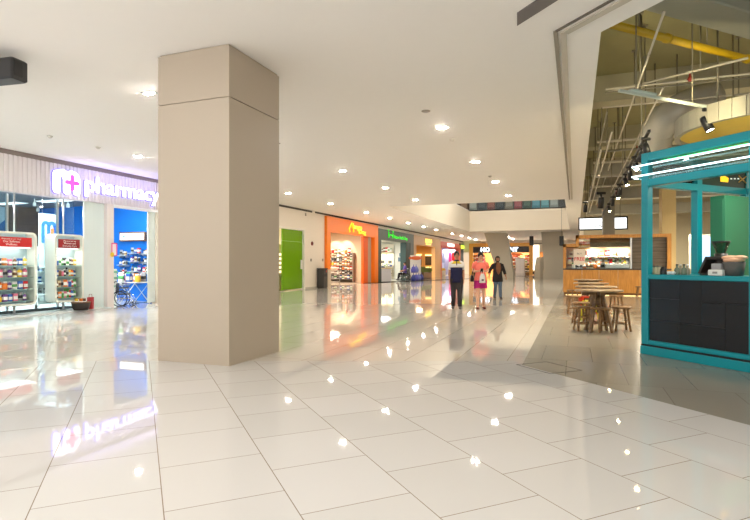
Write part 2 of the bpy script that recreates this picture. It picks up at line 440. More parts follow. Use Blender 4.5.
for px, py, lab in ((452, 139, 'white smoke detector on the ceiling beyond the nearest right downlight'), (490, 176, 'white sprinkler head on the ceiling in line with the right downlights'),
                    (50, 136, 'small sprinkler head on the ceiling above the pharmacy sign'), (98, 147, 'flat sensor disc on the ceiling above the pharmacy lettering')):
    p = onz(px, py, ZC)
    solo('ceiling_sensor', MB().lathe([(.001, -.045), (.03, -.045), (.05, -.02), (.06, 0)], n=16), mat('sensor plastic', (200, 194, 184), .5), lab, 'ceiling sensor', (p.x, p.y, ZC))

# ------------------------------------------------------------------ hanging black display housing top left
p = onz(26, 70, 3.66); q = onz(26, 79, 3.55)
hb = thing('hanging_display_housing', 'black box-shaped display housing hung just under the ceiling above the pharmacy', 'display housing', (-SY*6.6+CY*(-348/525*6.6)-.12, CY*6.6+SY*(-348/525*6.6), 3.57), math.radians(187))
MB().box((0, -.12, 0), (2.2, .12, .27), bev=.02).build('case', DARK, hb)
MB().box((-.012, -.03, .04), (.0, .09, .24), bev=.004).build('end_cap', BLACK, hb)
for x in (.35, 1.7): MB().tube([(x, 0, .27), (x, 0, .38)], .015).build('hanger_rod', DARK, hb)

# ------------------------------------------------------------------ PHARMACY
BLUE = mat('pharmacy blue wall', (8, 104, 196), .45, noise=.03)
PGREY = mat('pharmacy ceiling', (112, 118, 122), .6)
PW = mat('pharmacy white', (226, 230, 228), .45)
struct('wall_pharmacy', MB().box((-19.3, 13.7, 0), (-12.9, 13.8, 3.95)), BLUE)
struct('wall_pharmacy_back', MB().box((-19.3, 1, 0), (-19.2, 13.7, 3.4)).box((-19.3, .9, 0), (-12.9, 1, 3.4)), mat('pharmacy back', (140, 190, 220), .5))
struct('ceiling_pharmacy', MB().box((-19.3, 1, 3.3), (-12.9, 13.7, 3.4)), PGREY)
struct('floor_pharmacy', MB().box((-19.2, 1, .001), (-12.9, 13.7, .004)), mat('pharmacy floor', (214, 216, 214), .15))
struct('column_pharmacy', MB().box((-19.2, 12.9, 0), (-18.5, 13.7, 3.3)), mat('brown column', (112, 92, 80), .6))
# ribbed fascia
b = MB(); y = 4.0; prof = [(-12.72, 4.0, 0)]
pts = []
while y < wy(157)-.1:
    pts += [(-12.50, y), (-12.475, y+.012), (-12.475, y+.075), (-12.50, y+.087)]; y += .115
yE = pts[-1][1]
poly = [(-12.72, 4.0)]+pts+[(-12.72, yE)]
n = len(pts)
vs = [(p[0], p[1], 2.97) for p in pts]+[(p[0], p[1], 3.85) for p in pts]
fs = [(i, i+1, n+i+1, n+i) for i in range(n-1)]
b.add(vs, fs); b.box((-12.72, 4.0, 2.97), (-12.51, yE, 3.85))
fas = solo('shop_fascia', b, mat('ribbed panel', (222, 216, 220), .55), 'white ribbed fascia band above the pharmacy windows', 'shop fascia')
# sign
SIGNW = mat('sign white glow', (250, 250, 255), .4, emit=.9, ergb=(250, 250, 255))
SIGNB = mat('sign violet halo', (90, 80, 255), .4, emit=.9, ergb=(96, 88, 250))
SIGNP = mat('sign magenta', (204, 60, 150), .4, emit=.9, ergb=(206, 62, 150))
def m_logo(w, h, r):
    """the rounded letter m: three legs, two arches, as outline boxes; local y = along, z = up."""
    b = MB(); n = 18
    def cap(y0, z0, y1, z1, rad, x0, x1):
        d = Vector((0, y1-y0, z1-z0)); a0 = math.atan2(d.z, d.y)
        pl = []
        for i in range(13):
            a = a0-PI/2+PI*i/12; pl.append((x0, y1+rad*math.cos(a), z1+rad*math.sin(a)))
        for i in range(13):
            a = a0+PI/2+PI*i/12; pl.append((x0, y0+rad*math.cos(a), z0+rad*math.sin(a)))
        b.extrude(pl, (x1-x0, 0, 0))
    return b, cap
sg = thing('pharmacy_sign', 'glowing white lettering with a magenta cross reading m pharmacy, on the ribbed fascia', 'sign', (-12.45, wy(51), 3.06))
def letter_m(rad, x0, x1):
    b, cap = m_logo(.72, .66, .1)
    w = .76; h = .64
    cap(.09, .1, .09, h-.13, rad, x0, x1); cap(.38, .1, .38, h-.2, rad, x0, x1); cap(w-.09, .1, w-.09, h-.2, rad, x0, x1)
    for c in (.235, .525):
        for i in range(10):
            a0, a1 = PI*i/10, PI*(i+1)/10; R = .135
            cap(c+R*math.cos(a0), h-.22+R*math.sin(a0), c+R*math.cos(a1), h-.22+R*math.sin(a1), rad, x0+.0004*i, x1+.0004*i)
    return b
letter_m(.09, .01, .05).build('emblem_letter', SIGNW, sg)
letter_m(.108, -.018, -.008).build('emblem_halo', SIGNB, sg)
b = MB(); _, _ = 0, 0
cb2, cap = m_logo(0, 0, 0)
cap(.36, .33, .68, .33, .052, .052, .07); cap(.52, .17, .52, .49, .052, .0525, .0705)
cb2.build('cross', SIGNP, sg)
PHY = wy(82)-wy(51); PHW = wy(156.5)-wy(82)
t1 = text('lettering', 'pharmacy', .62, SIGNW, sg, (.03, PHY, .17), RX, .02, .006, 'LEFT')
bpy.context.view_layer.update(); t1.scale.x = PHW/max(.1, t1.dimensions.x)
t2 = text('lettering_halo', 'pharmacy', .62, SIGNB, sg, (-.012, PHY, .17), RX, .004, .022, 'LEFT'); t2.scale.x = t1.scale.x
o = lamp((-12.2, (wy(82)+wy(157))/2, 3.5), .12, 5, (.42, .36, 1), (PI, 0, 0), wy(157)-wy(60))  # added violet lamp aimed up for the sign's glow on the ceiling
# glass front
yg = wy(86)
wn = tag(MB().box((-12.965, 4, .1), (-12.95, yg, 2.97)).build('window_1', GLASS), kind='structure')
for yy in (wy(-25), wy(15)+.12, wy(63)+.2): MB().box((-12.985, yy-.02, .1), (-12.93, yy+.02, 2.97)).build('mullion', STEEL, wn)
MB().box((-13.0, 4, .03), (-12.92, yg, .1)).build('base_channel', mat('base channel', (60, 70, 74), .4), wn)
struct('trim_9', MB().box((-13.0, 4, 0), (-12.3, wy(106), .03)), mat('shop plinth', (224, 232, 232), .3))
WGL = mat('white back-painted glass', (222, 236, 234), .12)
struct('window_2', MB().box((-12.62, yg, .03), (-12.58, wy(106), 2.97)), WGL)
struct('trim_10', MB().box((-12.72, wy(106), 0), (-12.45, wy(112.6), 2.97)), mat('door post white', (226, 218, 214), .5))
struct('window_3', MB().box((-12.62, wy(150), .03), (-12.58, wy(157.5), 2.97)), WGL)
struct('trim_11', MB().box((-12.66, wy(112.6), 2.9), (-12.45, wy(157), 2.97)), mat('door header light', (236, 238, 240), .5))
# ceiling light panels
pl = MB()
PAN = mat('lit panel', (255, 255, 255), .5, emit=1.1, ergb=(240, 248, 255))
for i, (px, py, lab) in enumerate(((9, 203, 'lit ceiling panel inside the pharmacy at its left side'), (54, 200.5, 'lit ceiling panel inside the pharmacy above the letter banner'))):
    p = onz(px, py, 3.3)
    t = thing('ceiling_light', lab, 'ceiling light', (p.x, p.y, 3.3), 0, 'lit panels in the pharmacy ceiling')
    MB().box((-.62, -.22, -.02), (.62, .22, 0)).build('frame', PW, t); MB().box((-.58, -.18, -.026), (.58, .18, -.02)).build('diffuser', PAN, t)
for y, pw in ((5.2, 190), (7.4, 190), (9.4, 190), (12.2, 70)): lamp((-13.2, y, 3.28), .25, pw, (.94, .98, 1), (0, .3, 0), 1.4)  # unseen lamps tucked behind the fascia, added to brighten the interior
# small ceiling spots inside
for i, (px, py) in enumerate(((34.5, 204.5), (38, 210), (26, 218), (60, 216), (68, 206))):
    p = onz(px, py, 3.12)
    t = thing('track_spot', f'small white spot lamp on the pharmacy ceiling, {ORD[i]} from the entrance glass corner', 'spot lamp', (p.x, p.y, 3.12), 0, 'spot lamps in the pharmacy')
    MB().tube([(0, 0, .02), (0, 0, .18)], .012).build('stem', PW, t); MB().lathe([(.001, -.05), (.05, -.05), (.045, .06), (.02, .08)], n=12).build('lamp_shade', PW, t)
# back wall picture
pa, pb = onx(-8, 212, -19.15), onx(22, 232, -19.15)
t = thing('wall_poster', 'pale blue picture panel on the back wall inside the pharmacy', 'poster', (-19.2, (pa.y+pb.y)/2, pb.z-.7))
w2 = (pb.y-pa.y)/2
MB().box((0, -w2, 0), (.05, w2, 2.0)).build('board', paint('poster pale blue', (178, 208, 226), .4, noise=.12, nscale=2), t)
b = MB()
for i in range(6):
    b.extrude([(.052, -w2*.8+i*.33, .5+.16*(i % 3)), (.052, -w2*.8+i*.33+.5, .9+.16*(i % 3)), (.052, -w2*.8+i*.33+.4, 1.15+.1*(i % 2)), (.052, -w2*.8+i*.33-.1, .72)], (.004, 0, 0))
b.build('print', paint('poster print', (64, 116, 176), .4), t)
# m banner
pa, pb = onx(38.5, 214, -13.9), onx(58, 246, -13.9)
t = thing('hanging_banner', 'white hanging banner with a blue letter m and an orange cross behind the glass', 'banner', (-13.9, pa.y, 1.3))
bw = pb.y-pa.y
bt = onx(48, 214, -13.9).z-1.3
MB().box((0, 0, -.15), (.02, bw, bt)).build('banner_cloth', paint('banner white', (186, 196, 198), .6), t)
lm, cap = m_logo(0, 0, 0)
for yy, zt in ((.12, .62), (.3, .6), (.5, .6)): cap(bw*yy/.62, bt-.78 if yy < .2 else bt-.62, bw*yy/.62, bt-.32, .05, .021, .026)
for c in (.21, .4):
    for i in range(8):
        a0, a1 = PI*i/8, PI*(i+1)/8
        cap(bw*c/.62+.08*math.cos(a0), bt-.32+.07*math.sin(a0), bw*c/.62+.08*math.cos(a1), bt-.32+.07*math.sin(a1), .05, .021+.0002*i, .026+.0002*i)
lm.build('letter', paint('banner blue', (24, 96, 178), .5), t)
lm, cap = m_logo(0, 0, 0); cap(bw*.5, bt-.6, bw*.82, bt-.6, .045, .028, .034); cap(bw*.66, bt-.72, bw*.66, bt-.44, .045, .029, .035)
lm.build('cross', paint('banner orange', (222, 104, 52), .5), t)
MB().tube([(.01, .1, bt), (.01, .1, 2.0)], .006).tube([(.01, bw-.1, bt), (.01, bw-.1, 2.0)], .006).build('cord', STEEL, t)

# interior white shelving behind the pods
def gondola(loc, label, w, rows_, d=.35):
    t = thing('shelf_unit', label, 'shelf unit', loc, 0, 'white shelving inside the pharmacy')
    MB().box((-d, 0, 0), (-d+.03, w, 1.75)).box((-d, 0, 0), (0, .02, 1.75)).box((-d, w-.02, 0), (0, w, 1.75)).box((-d, 0, 0), (0, w, .1)).build('carcass', PW, t)
    for i in range(rows_): MB().box((-d, .02, .38+i*.33), (0, w-.02, .4+i*.33)).build('shelf', GLASSW, t)
    return t
GLASSW = mat('shelf white', (220, 232, 232), .25)
GX = -14.1
gy = [onx(-14, 264, GX).y, onx(37, 264, GX).y, onx(80, 264, GX).y]
names = ('long white shelf unit inside behind the left window pod', 'narrow white shelf unit inside between the two window pods')
for i in range(2):
    w = gy[i+1]-gy[i]-.05
    gondola((GX, gy[i], 0), names[i], w, 4)
    for r in range(4):
        nn = 7
        for j in range(nn): pass
        stock((GX-.13, gy[i]+.08, .4+r*.33), (GX-.13, gy[i]+w-.08, .4+r*.33), 6, f'on the {ORD[3-r]} shelf of the {"long" if i == 0 else "narrow"} pharmacy shelf unit', 'goods on the white pharmacy shelving', 1.15, rz=PI/2, cols=['white', 'blue', 'grey', 'green', 'pink', 'black'])

# display pods
PODW = mat('pod white', (232, 234, 222), .35); POLE = STEEL; REDH = paint('header red', (196, 34, 38), .45); REDD = paint('header dark red', (150, 26, 34), .45)
TXW = mat('white print', (245, 240, 236), .5); SHG = mat('shelf edge green', (168, 200, 186), .15)
PODL = mat('pod light strip', (255, 255, 255), .5, emit=1.)
def pod(px0, px1, polepx, zb, zt, label, red, lines, nm):
    y0, y1 = onx(px0, 264, -12.45).y, onx(px1, 264, -12.45).y
    w = y1-y0; h = zt-zb; D = .36
    t = thing('display_pod', label, 'display stand', (-12.45, y0, 0))
    out = [(0, w/2+a, zb+h/2+c) for a, c in rrect(w, h, .12)]
    inn = [(0, w/2+a, zb+h/2+c) for a, c in rrect(w-.11, h-.1, .08)]
    b = MB(); n = len(out)
    vs = [Vector(v) for v in out]+[Vector(v) for v in inn]
    vs += [v+Vector((-.03, 0, 0)) for v in vs]
    fs = []
    for i in range(n):
        j = (i+1) % n
        fs += [(i, j, n+j, n+i), (2*n+i, 2*n+j, 3*n+j, 3*n+i), (i, j, 2*n+j, 2*n+i), (n+i, n+j, 3*n+j, 3*n+i)]
    b.add(vs, fs)
    b.build('front_frame', PODW, t)
    # shell: near side, far side, top, bottom and a translucent back
    b = MB(); n = len(out)
    vs = [Vector(v)+Vector((-.03, 0, 0)) for v in out]+[Vector(v)+Vector((-D, 0, 0)) for v in out]
    b.add(vs, [(i, (i+1) % n, n+(i+1) % n, n+i) for i in range(n)])
    b.build('shell', PODW, t)
    MB().extrude([Vector(v)+Vector((-D, 0, 0)) for v in out], (-.012, 0, 0)).build('back_panel', FROST, t)
    hz0, hz1 = zt-.36, zt-.13
    hd = MB().box((-.02, .1, hz0), (.02, w-.14, hz1), bev=.006).build('header_board', red, t)
    for i, (s, sz) in enumerate(lines):
        text('lettering', s, sz, TXW, hd, (.022, w/2-.02, hz1-.062-i*.068), RX, .001)
    MB().box((-.3, .1, hz0-.03), (-.1, w-.1, hz0-.01)).build('light_strip', PODL, t)
    zs = [zb+.1+i*.285 for i in range(5)]
    for i, z in enumerate(zs[:4]):
        MB().box((-D+.02, .03, z), (-.04, w-.03, z+.01)).build('shelf', SHG, t)
        stock((-.16-12.45, y0+.13, z+.01), (-.16-12.45, y0+w-.14, z+.01), 8, f'on the {ORD[3-i]} shelf of the {nm}', f'products in the {nm}', random.uniform(1.2, 1.5), rz=PI/2)
    yp = onx(polepx, 264, -12.6).y-y0
    b = MB().tube([(-.18, yp, 0), (-.18, yp, zb)], .028).tube([(-.18, yp, zt), (-.18, yp, 2.97)], .022)
    b.build('pole', POLE, t); MB().lathe([(.001, .03), (.08, .03), (.08, .045), (.03, .06)], (-.18, yp, 0), 16).build('base_flange', POLE, t)
    lamp((-12.6, y0+w/2, hz0-.05), w*.7, 2.5, (.95, 1, 1))
pod(-16, 37, 15, .25, 2.02, 'white rounded display pod with a bright red header in the pharmacy window, left one', REDH, (('Welcome to our range', .05), ('Our Softness', .075), ('Wellness', .075)), 'left window pod')
pod(45+10, 84, 64, .25, 2.03, 'white rounded display pod with a dark red header next to the frosted panel', REDD, (('Welcome to our range', .04), ('Women and', .07), ('Everyday Care', .07)), 'right window pod')
# basket and bag
p = onz(81, 309.5); 
t = thing('goods_basket', 'dark woven basket of packets on the floor by the frosted panel', 'basket', (-12.28, onx(81, 309, -12.28).y, .03))
MB().lathe([(.001, 0), (.17, 0), (.2, .05), (.23, .19), (.215, .19), (.18, .05), (.001, .03)], n=20).build('basket', paint('woven dark', (52, 44, 40), .8, noise=.3, nscale=60), t)
MB().lathe([(.228, .19), (.24, .2), (.24, .215), (.222, .215)], n=20).build('rim', paint('woven rim', (120, 86, 54), .7), t)
for i, (x, y, c) in enumerate(((-.08, -.07, 'yellow'), (.04, .06, 'brown'), (.07, -.06, 'orange'), (-.06, .09, 'cream'))):
    good('pouch', c, (-12.28+x, onx(81, 309, -12.28).y+y, .14), 'standing in the dark woven basket', 'packets in the woven basket', 1.3)
t = thing('paper_bag', 'red paper shopping bag on the floor beside the woven basket', 'bag', (-12.3, onx(90.5, 309, -12.3).y, .03))
MB().loft([((0, 0, 0), .07, .11), ((0, 0, .22), .068, .11), ((0, 0, .32), .02, .11)], 4, smooth=False).build('body', paint('bag red', (168, 40, 48), .6), t)
MB().tube([(0, -.05, .31), (0, -.04, .4), (0, .04, .4), (0, .05, .31)], .006).build('handle', paint('bag handle', (120, 26, 32), .6), t)

# inside the doorway: blue wall with shelves, lit sign
BWY = 13.68
ca, cb_ = ony(122, 232.5, BWY), ony(147.5, 241, BWY)
t = thing('wall_lightbox', 'lit white sign box with brown frame on the blue pharmacy wall', 'sign', (ca.x, BWY, cb_.z))
W, Hh = cb_.x-ca.x, ca.z-cb_.z
MB().box((0, -.12, 0), (W, 0, Hh), bev=.01).build('frame', wood('lightbox wood', (96, 72, 56), (130, 100, 78)), t)
MB().box((.05, -.13, .05), (W-.05, -.118, Hh-.05)).build('lit_face', mat('lightbox glow', (255, 255, 255), .5, emit=.8), t)
text('lettering', 'pharmacy', .1, paint('lettering grey blue', (110, 150, 180)), t, (W*.58, -.132, Hh*.36), RY, .001)
MB().lathe([(.001, -.134), (.05, -.134), (.05, -.13)], (W*.2, 0, Hh*.5), 14, axis='y').build('emblem', paint('emblem green', (90, 150, 150)), t)
STEELW = mat('shelf steel', (206, 208, 210), .3, .6)
cols3 = ((119.5, 127.5, (255.5, 264.8, 274, 284)), (130, 141.5, (253, 261.5, 271, 280.5)), (143, 149.5, (254, 263, 272)))
for ci, (xa, xb, ys) in enumerate(cols3):
    for ri, yy in enumerate(ys):
        a, b2 = ony(xa, yy, BWY-.12), ony(xb, yy, BWY-.12)
        nmx = f'{ORD[ri]} shelf down, {ORD[ci]} column from the door'
        t = thing('bracket_shelf', f'small white shelf on the blue wall, {nmx}', 'shelf', (a.x, BWY, a.z), 0, 'small shelves on the blue wall')
        w = b2.x-a.x
        MB().box((0, -.24, -.02), (w, 0, 0)).build('board', STEELW, t)
        for x in (.05, w-.05): MB().box((x-.01, -.18, -.07), (x+.01, 0, -.02)).build('bracket', STEELW, t)
        stock((a.x+.03, BWY-.12, a.z), (b2.x-.03, BWY-.12, a.z), 3, f'on the blue wall, {nmx}', 'goods on the blue wall shelves', 1.15, cols=['white', 'grey', 'blue', 'black', 'red', 'purple', 'cream'])
# pink and yellow notice hung on the door post
a = onx(114.5, 250, -12.42)
t = thing('door_notice', 'pink framed notice with a yellow corner hung on the white door post', 'notice', (-12.44, wy(109.5), onx(110, 256, -12.44).z))
MB().box((0, 0, 0), (.012, .2, .38), bev=.004).build('board', paint('notice white', (240, 232, 236)), t)
b = MB()
for lo, hi in (((.012, 0, 0), (.02, .2, .03)), ((.012, 0, .35), (.02, .2, .38)), ((.012, 0, 0), (.02, .03, .38)), ((.012, .17, 0), (.02, .2, .38))): b.box(lo, hi)
b.build('border', paint('notice pink', (240, 96, 160)), t)
MB().lathe([(.001, .02), (.07, .02), (.07, .026)], (0, .02, .04), 14, axis='x').build('badge', paint('notice yellow', (244, 208, 60)), t)
# white leaflet rack inside the door
p = onz(119, 304.5)
t = thing('leaflet_rack', 'white and pale green leaflet stand behind the wheelchair', 'display rack', (-13.1, 12.0, 0))
MB().box((-.15, -.12, 0), (.1, .12, 1.1), bev=.01).build('body', paint('rack white', (222, 234, 226)), t)
for z in (.55, .8, .98): MB().box((.1, -.11, z), (.14, .11, z+.015)).box((.13, -.11, z), (.14, .11, z+.06)).build('tray', paint('rack green', (120, 190, 160)), t)
# wheelchair
def wheelchair(loc, rz, label):
    t = thing('wheelchair', label, 'wheelchair', loc, rz)
    for s in (-1, 1):
        b = MB(); pts = [(s*.27, .1+.29*math.cos(2*PI*k/24), .3+.29*math.sin(2*PI*k/24)) for k in range(25)]
        b.tube(pts, .02, 8); w = b.build('wheel', BLACK, t)
        b = MB()
        for k in range(10): b.tube([(s*.27, .1, .3), (s*.27, .1+.28*math.cos(2*PI*k/10), .3+.28*math.sin(2*PI*k/10))], .004, 5)
        b.tube([(s*.24, .1, .3), (s*.3, .1, .3)], .03, 8); b.build('spokes', CHROME, w)
        b = MB(); pts = [(s*.22, -.36+.08*math.cos(2*PI*k/16), .09+.08*math.sin(2*PI*k/16)) for k in range(17)]; b.tube(pts, .016, 6)
        b.build('caster', BLACK, t)
        b = MB(); b.tube([(s*.22, .28, .95), (s*.22, .24, .5), (s*.22, .2, .3), (s*.22, -.3, .3), (s*.22, -.36, .09)], .014)
        b.tube([(s*.22, .26, .7), (s*.22, -.18, .7), (s*.22, -.22, .3)], .012).tube([(s*.2, -.3, .45), (s*.17, -.5, .12)], .012)
        b.build('frame', CHROME, t)
        MB().box((s*.22-.03, -.16, .7), (s*.22+.03, .2, .735), bev=.01).build('armrest', BLACK, t)
        MB().box((s*.13-.09, -.58, .09), (s*.13+.09, -.44, .11), bev=.005).build('footrest', BLACK, t)
        MB().tube([(s*.22, .28, .94), (s*.22, .38, .95)], .018).build('push_grip', BLACK, t)
    MB().box((-.22, -.25, .45), (.22, .2, .5), bev=.02).build('seat', BLACK, t)
    MB().box((-.22, .2, .5), (.22, .235, .9), bev=.015).build('backrest', BLACK, t)
    return t
wheelchair((-12.5, 11.88, 0), math.radians(125), 'empty folding wheelchair with black seat in the pharmacy doorway').scale = (.72, .72, .76)
# folding table with toys
a = onz(143, 303.5)
t = thing('folding_table', 'white folding table with crossed legs in the pharmacy doorway', 'table', (-13.0, 12.78, 0), math.radians(0))
MB().box((-.42, -.32, .66), (.42, .36, .69), bev=.008).build('table_top', PW, t)
for yv in (-.28, .3):
    for s in (-1, 1): MB().tube([(s*.32, yv, .66), (-s*.32, yv, .01)], .013).build('leg', PW, t)
ti = 0
for i in range(11):
    ck = list(PAL)[(i*5+1) % 12]
    good(('pouch', 'jar', 'carton')[i % 3], ck, (-13.0-.34+.068*i, 12.78+.1*((i*7) % 5)-.2, .69), f'in the heap on the white folding table, {ORD[i]} along', 'goods heaped on the folding table', 2.0)

# ------------------------------------------------------------------ green door, wall fittings, bin
GRN = mat('green door glass', (112, 160, 20), .12, noise=.03)
room('green_shop', yG0-.6, yG1+.3, 2.5, 3.0, mat('green shop wall', (228, 216, 190), .6), mat('green shop floor', (200, 190, 170), .3), WHITE)
lamp((-13.8, yG0+1, 2.95), 1, 60)
d = tag(MB().box((-12.66, wy(284.3), .05), (-12.6, yG1-.05, 2.88)).build('door_1', GRN), kind='structure')
MB().box((-12.6, wy(302.2), 1.0), (-12.565, wy(303.6), 1.45), bev=.01).build('door_lock', WHITE, d)
MB().box((-12.662, wy(284.3), 2.32), (-12.596, yG1-.05, 2.335)).build('transom_line', paint('door line', (150, 190, 70)), d)
b = MB(); b.box((-12.68, yG1-.05, 0), (-12.48, yG1+.04, 2.98)).box((-12.68, yG0, 2.9), (-12.48, yG1, 2.98))
struct('trim_12', b, mat('door frame', (236, 230, 218), .4))
t = thing('lit_shelf', 'backlit cream shelf unit just inside the green glass door', 'shelf unit', (-13.1, onx(281.5, 264, -13.1).y, 0))
b = MB(); b.box((-.3, -.8, 0), (-.26, .45, 2.2)).box((-.3, -.8, 0), (.02, .45, .62)); b.build('cabinet', mat('shop cream', (214, 196, 150), .5), t)
for i in range(5):
    MB().box((-.26, -.8, .78+i*.21), (-.0, .45, .8+i*.21)).build('shelf', mat('shop shelf', (190, 160, 110), .5), t)
    MB().box((-.255, -.8, .82+i*.21), (-.25, .45, .93+i*.21)).build('light_panel', mat('warm strip', (255, 236, 190), .5, emit=1.), t)
p = onx(312, 243.5)
t = thing('alarm_sounder', 'round dark red fire alarm on the white wall between green door and orange shop', 'fire alarm', (WX, p.y, p.z))
MB().lathe([(.001, .05), (.07, .05), (.1, .03), (.11, 0)], n=18, axis='x').build('body', paint('alarm red', (120, 34, 28)), t)
MB().lathe([(.001, .056), (.045, .056), (.045, .05)], n=14, axis='x').build('centre', BLACK, t)
for px, py, lab in ((311, 260, 'small steel switch plate low on the white wall under the alarm'), (322.5, 260, 'small steel switch plate beside the orange shop post'), (305.5, 214.5, 'small round sensor high on the wall over the green door')):
    p = onx(px, py)
    solo('wall_switch', MB().box((0, -.06, -.07), (.02, .06, .07), bev=.006).box((.02, -.03, -.03), (.026, .03, .03)), mat('switch steel', (150, 140, 124), .4, .5), lab, 'switch', (WX, p.y, p.z))
t = thing('waste_bin', 'tall dark grey waste bin with a small red label against the white wall', 'bin', (-12.28, wy(319)-.05, 0))
MB().box((-.2, -.24, 0), (.2, .24, .98), bev=.03).build('body', paint('bin charcoal', (62, 60, 58), .4), t)
MB().box((-.21, -.25, .98), (.21, .25, 1.03), bev=.02).build('lid', DARK, t)
MB().box((.2, .02, .82), (.206, .14, .93)).build('sticker', paint('bin sticker', (200, 70, 50)), t)
MB().box((.2, -.18, .6), (.203, .18, .74)).build('opening', BLACK, t)

# ------------------------------------------------------------------ shopfronts along the left
def portal(name, label, y0, y1, pw0, pw1, zl, zt, m, x=-12.34, base=0.):
    t = thing(name, label, 'shopfront', (x, y0, 0)); L = y1-y0
    MB().box((-.36, 0, zl), (0, L, zt), bev=.01).build('lintel', m, t)
    MB().box((-.36, 0, base), (-.002, pw0, zl)).build('post', m, t)
    MB().box((-.36, L-pw1, 0), (-.002, L, zl)).build('post', m, t)
    return t
ORG = mat('orange laminate', (255, 134, 30), .4, noise=.01)
ys = portal('orange_shopfront', 'orange portal shopfront with a yellow script sign', yO0, yO1, wy(328)-yO0, wy(376)-wy(372.5), 3.0, 3.82, ORG, base=0)
MB().box((-.36, 0, 0), (.012, wy(328)-yO0+.01, .95)).build('kick_block', mat('stone base', (196, 182, 158), .5), ys)
MB().box((-.36, wy(364)-yO0, 0), (-.2, wy(368.5)-yO0, 3.0)).build('inner_pillar', mat('orange inner', (226, 92, 16), .35), ys)
MB().box((-.36, wy(368.5)-yO0, 0), (-.26, wy(372.5)-yO0, 3.0)).build('grey_infill', mat('portal grey infill', (176, 158, 140), .5), ys)
YEL = mat('sign yellow', (255, 214, 40), .4, emit=.45, ergb=(255, 206, 50))
def fit_sign(o, a, b):
    bpy.context.view_layer.update()
    xs_ = [v.co.x for v in o.data.vertices]; w_ = max(xs_)-min(xs_)
    o.scale.x = (b-a)/w_; o.location.y = a-min(xs_)*o.scale.x
lt = text('sign_lettering', 'ango', .42, YEL, ys, (.03, 0, 3.36), RX, .03, .012, 'LEFT'); fit_sign(lt, wy(350.2)-yO0, wy(359)-yO0)
lt = text('sign_lettering', 'Dog', .36, YEL, ys, (.03, 0, 3.11), RX, .03, .012, 'LEFT'); fit_sign(lt, wy(356)-yO0, wy(363)-yO0)
yS = wy(346.2)-yO0
MB().tube([(.03, yS+.1, 3.12), (.03, yS, 3.32), (.03, yS+.4, 3.68), (.03, yS+.42, 3.4), (.03, yS+.62, 3.66), (.03, yS+.66, 3.14)], .045, 8).build('sign_flourish', YEL, ys)
room('orange_shop', yO0+.1, yO1-.1, 4.0, 3.4, mat('orange shop wall', (206, 186, 160), .6), mat('orange shop floor', (150, 138, 122), .35), mat('orange shop ceiling', (150, 136, 118), .7))
lamp((-14.6, yO0+2.5, 3.3), 1, 160, (1, .85, .68)); lamp((-14.6, yO0+5, 3.3), 1, 120, (1, .85, .68))
def spotlight(loc, tgt, power, size=70, col=(1, .85, .66)):
    d = bpy.data.lights.new('spot', 'SPOT'); d.energy = power; d.color = col; d.spot_size = math.radians(size); d.shadow_soft_size = .04; d.spot_blend = .5
    o = bpy.data.objects.new('spot_light', d); COL.objects.link(o); o.location = loc
    v = Vector(tgt)-Vector(loc); o.rotation_euler = v.to_track_quat('-Z', 'Y').to_euler()
    return o
# the end wall of that shop carries shelves of packets
SHY = yO1-.15
SX0, SX1 = ony(329, 264, SHY).x, ony(355, 264, SHY).x
t = thing('goods_rack', 'wall of grey shelves packed with packets inside the orange shop', 'shelf unit', (SX0, SHY, 0))
W = SX1-SX0
MB().box((-.4, -.04, 0), (W, 0, 2.0)).build('back_panel', mat('shelving back', (88, 80, 72), .6), t)
for x in (-.4, W-.03): MB().box((x, -.4, 0), (x+.03, -.04, 2.0)).build('upright', mat('shelving grey', (150, 144, 136), .5), t)
zz = (.25, .55, .86, 1.16, 1.46, 1.74)
for i, z in enumerate(zz): MB().box((-.37, -.38, z-.03), (W-.03, -.04, z)).build('shelf', mat('shelving grey', (150, 144, 136), .5), t)
for i, z in enumerate(zz):
    cs = [['grey', 'black', 'white', 'blue', 'brown'], ['black', 'grey', 'white', 'brown'], ['orange', 'red', 'brown'], ['orange', 'yellow', 'brown', 'cream'], ['black', 'brown', 'white', 'orange', 'grey', 'cream'], ['white', 'brown', 'red', 'black', 'cream']][i]
    stock((SX0-.3, SHY-.24, z), (SX1-.08, SHY-.24, z), 11, f'on the {ORD[5-i]} shelf down at the back of the orange shop', 'packets on the orange shop shelves', 1.9, cols=cs)
stock((SX0, SHY-.2, 2.0), (SX1-.2, SHY-.2, 2.0), 7, 'on top of the shelving in the orange shop', 'packets on the orange shop shelves', 2.0, cols=['orange', 'red', 'white', 'brown'])
p = ony(336, 276, yO0+2.6)
t = thing('display_table', 'low white table carrying a heap of cloth in the orange shop', 'table', (-13.6, yO0+2.1, 0))
MB().box((-.7, -.6, .72), (.7, .9, .77), bev=.01).build('table_top', WHITE, t)
MB().box((-.66, -.56, .2), (.66, .86, .23)).build('lower_shelf', WHITE, t)
for x in (-.64, .64):
    for y in (-.54, .84): MB().tube([(x, y, 0), (x, y, .72)], .02).build('leg', STEEL, t)
b = MB(); random.seed(3)
for k in range(9): b.ball((-.55+.13*k, .1+.12*((k*3) % 5-2), .8+.05*(k % 3)+.2*(1-abs(k-3)/7)), .22, .3, .14)
cl = b.build('cloth_heap', paint('cloth cream pink', (244, 222, 200), .9, noise=.06), None, (-13.6, yO0+2.1, .0)); fuse(cl, .03)
tag(cl, 'pale cream heap of cloth on the low table in the orange shop', 'cloth')
for k, xo in enumerate((-14.6, -15.4)): spotlight((xo, SHY-.9, 3.3), (xo, SHY-.05, 2.2), 90, 60)
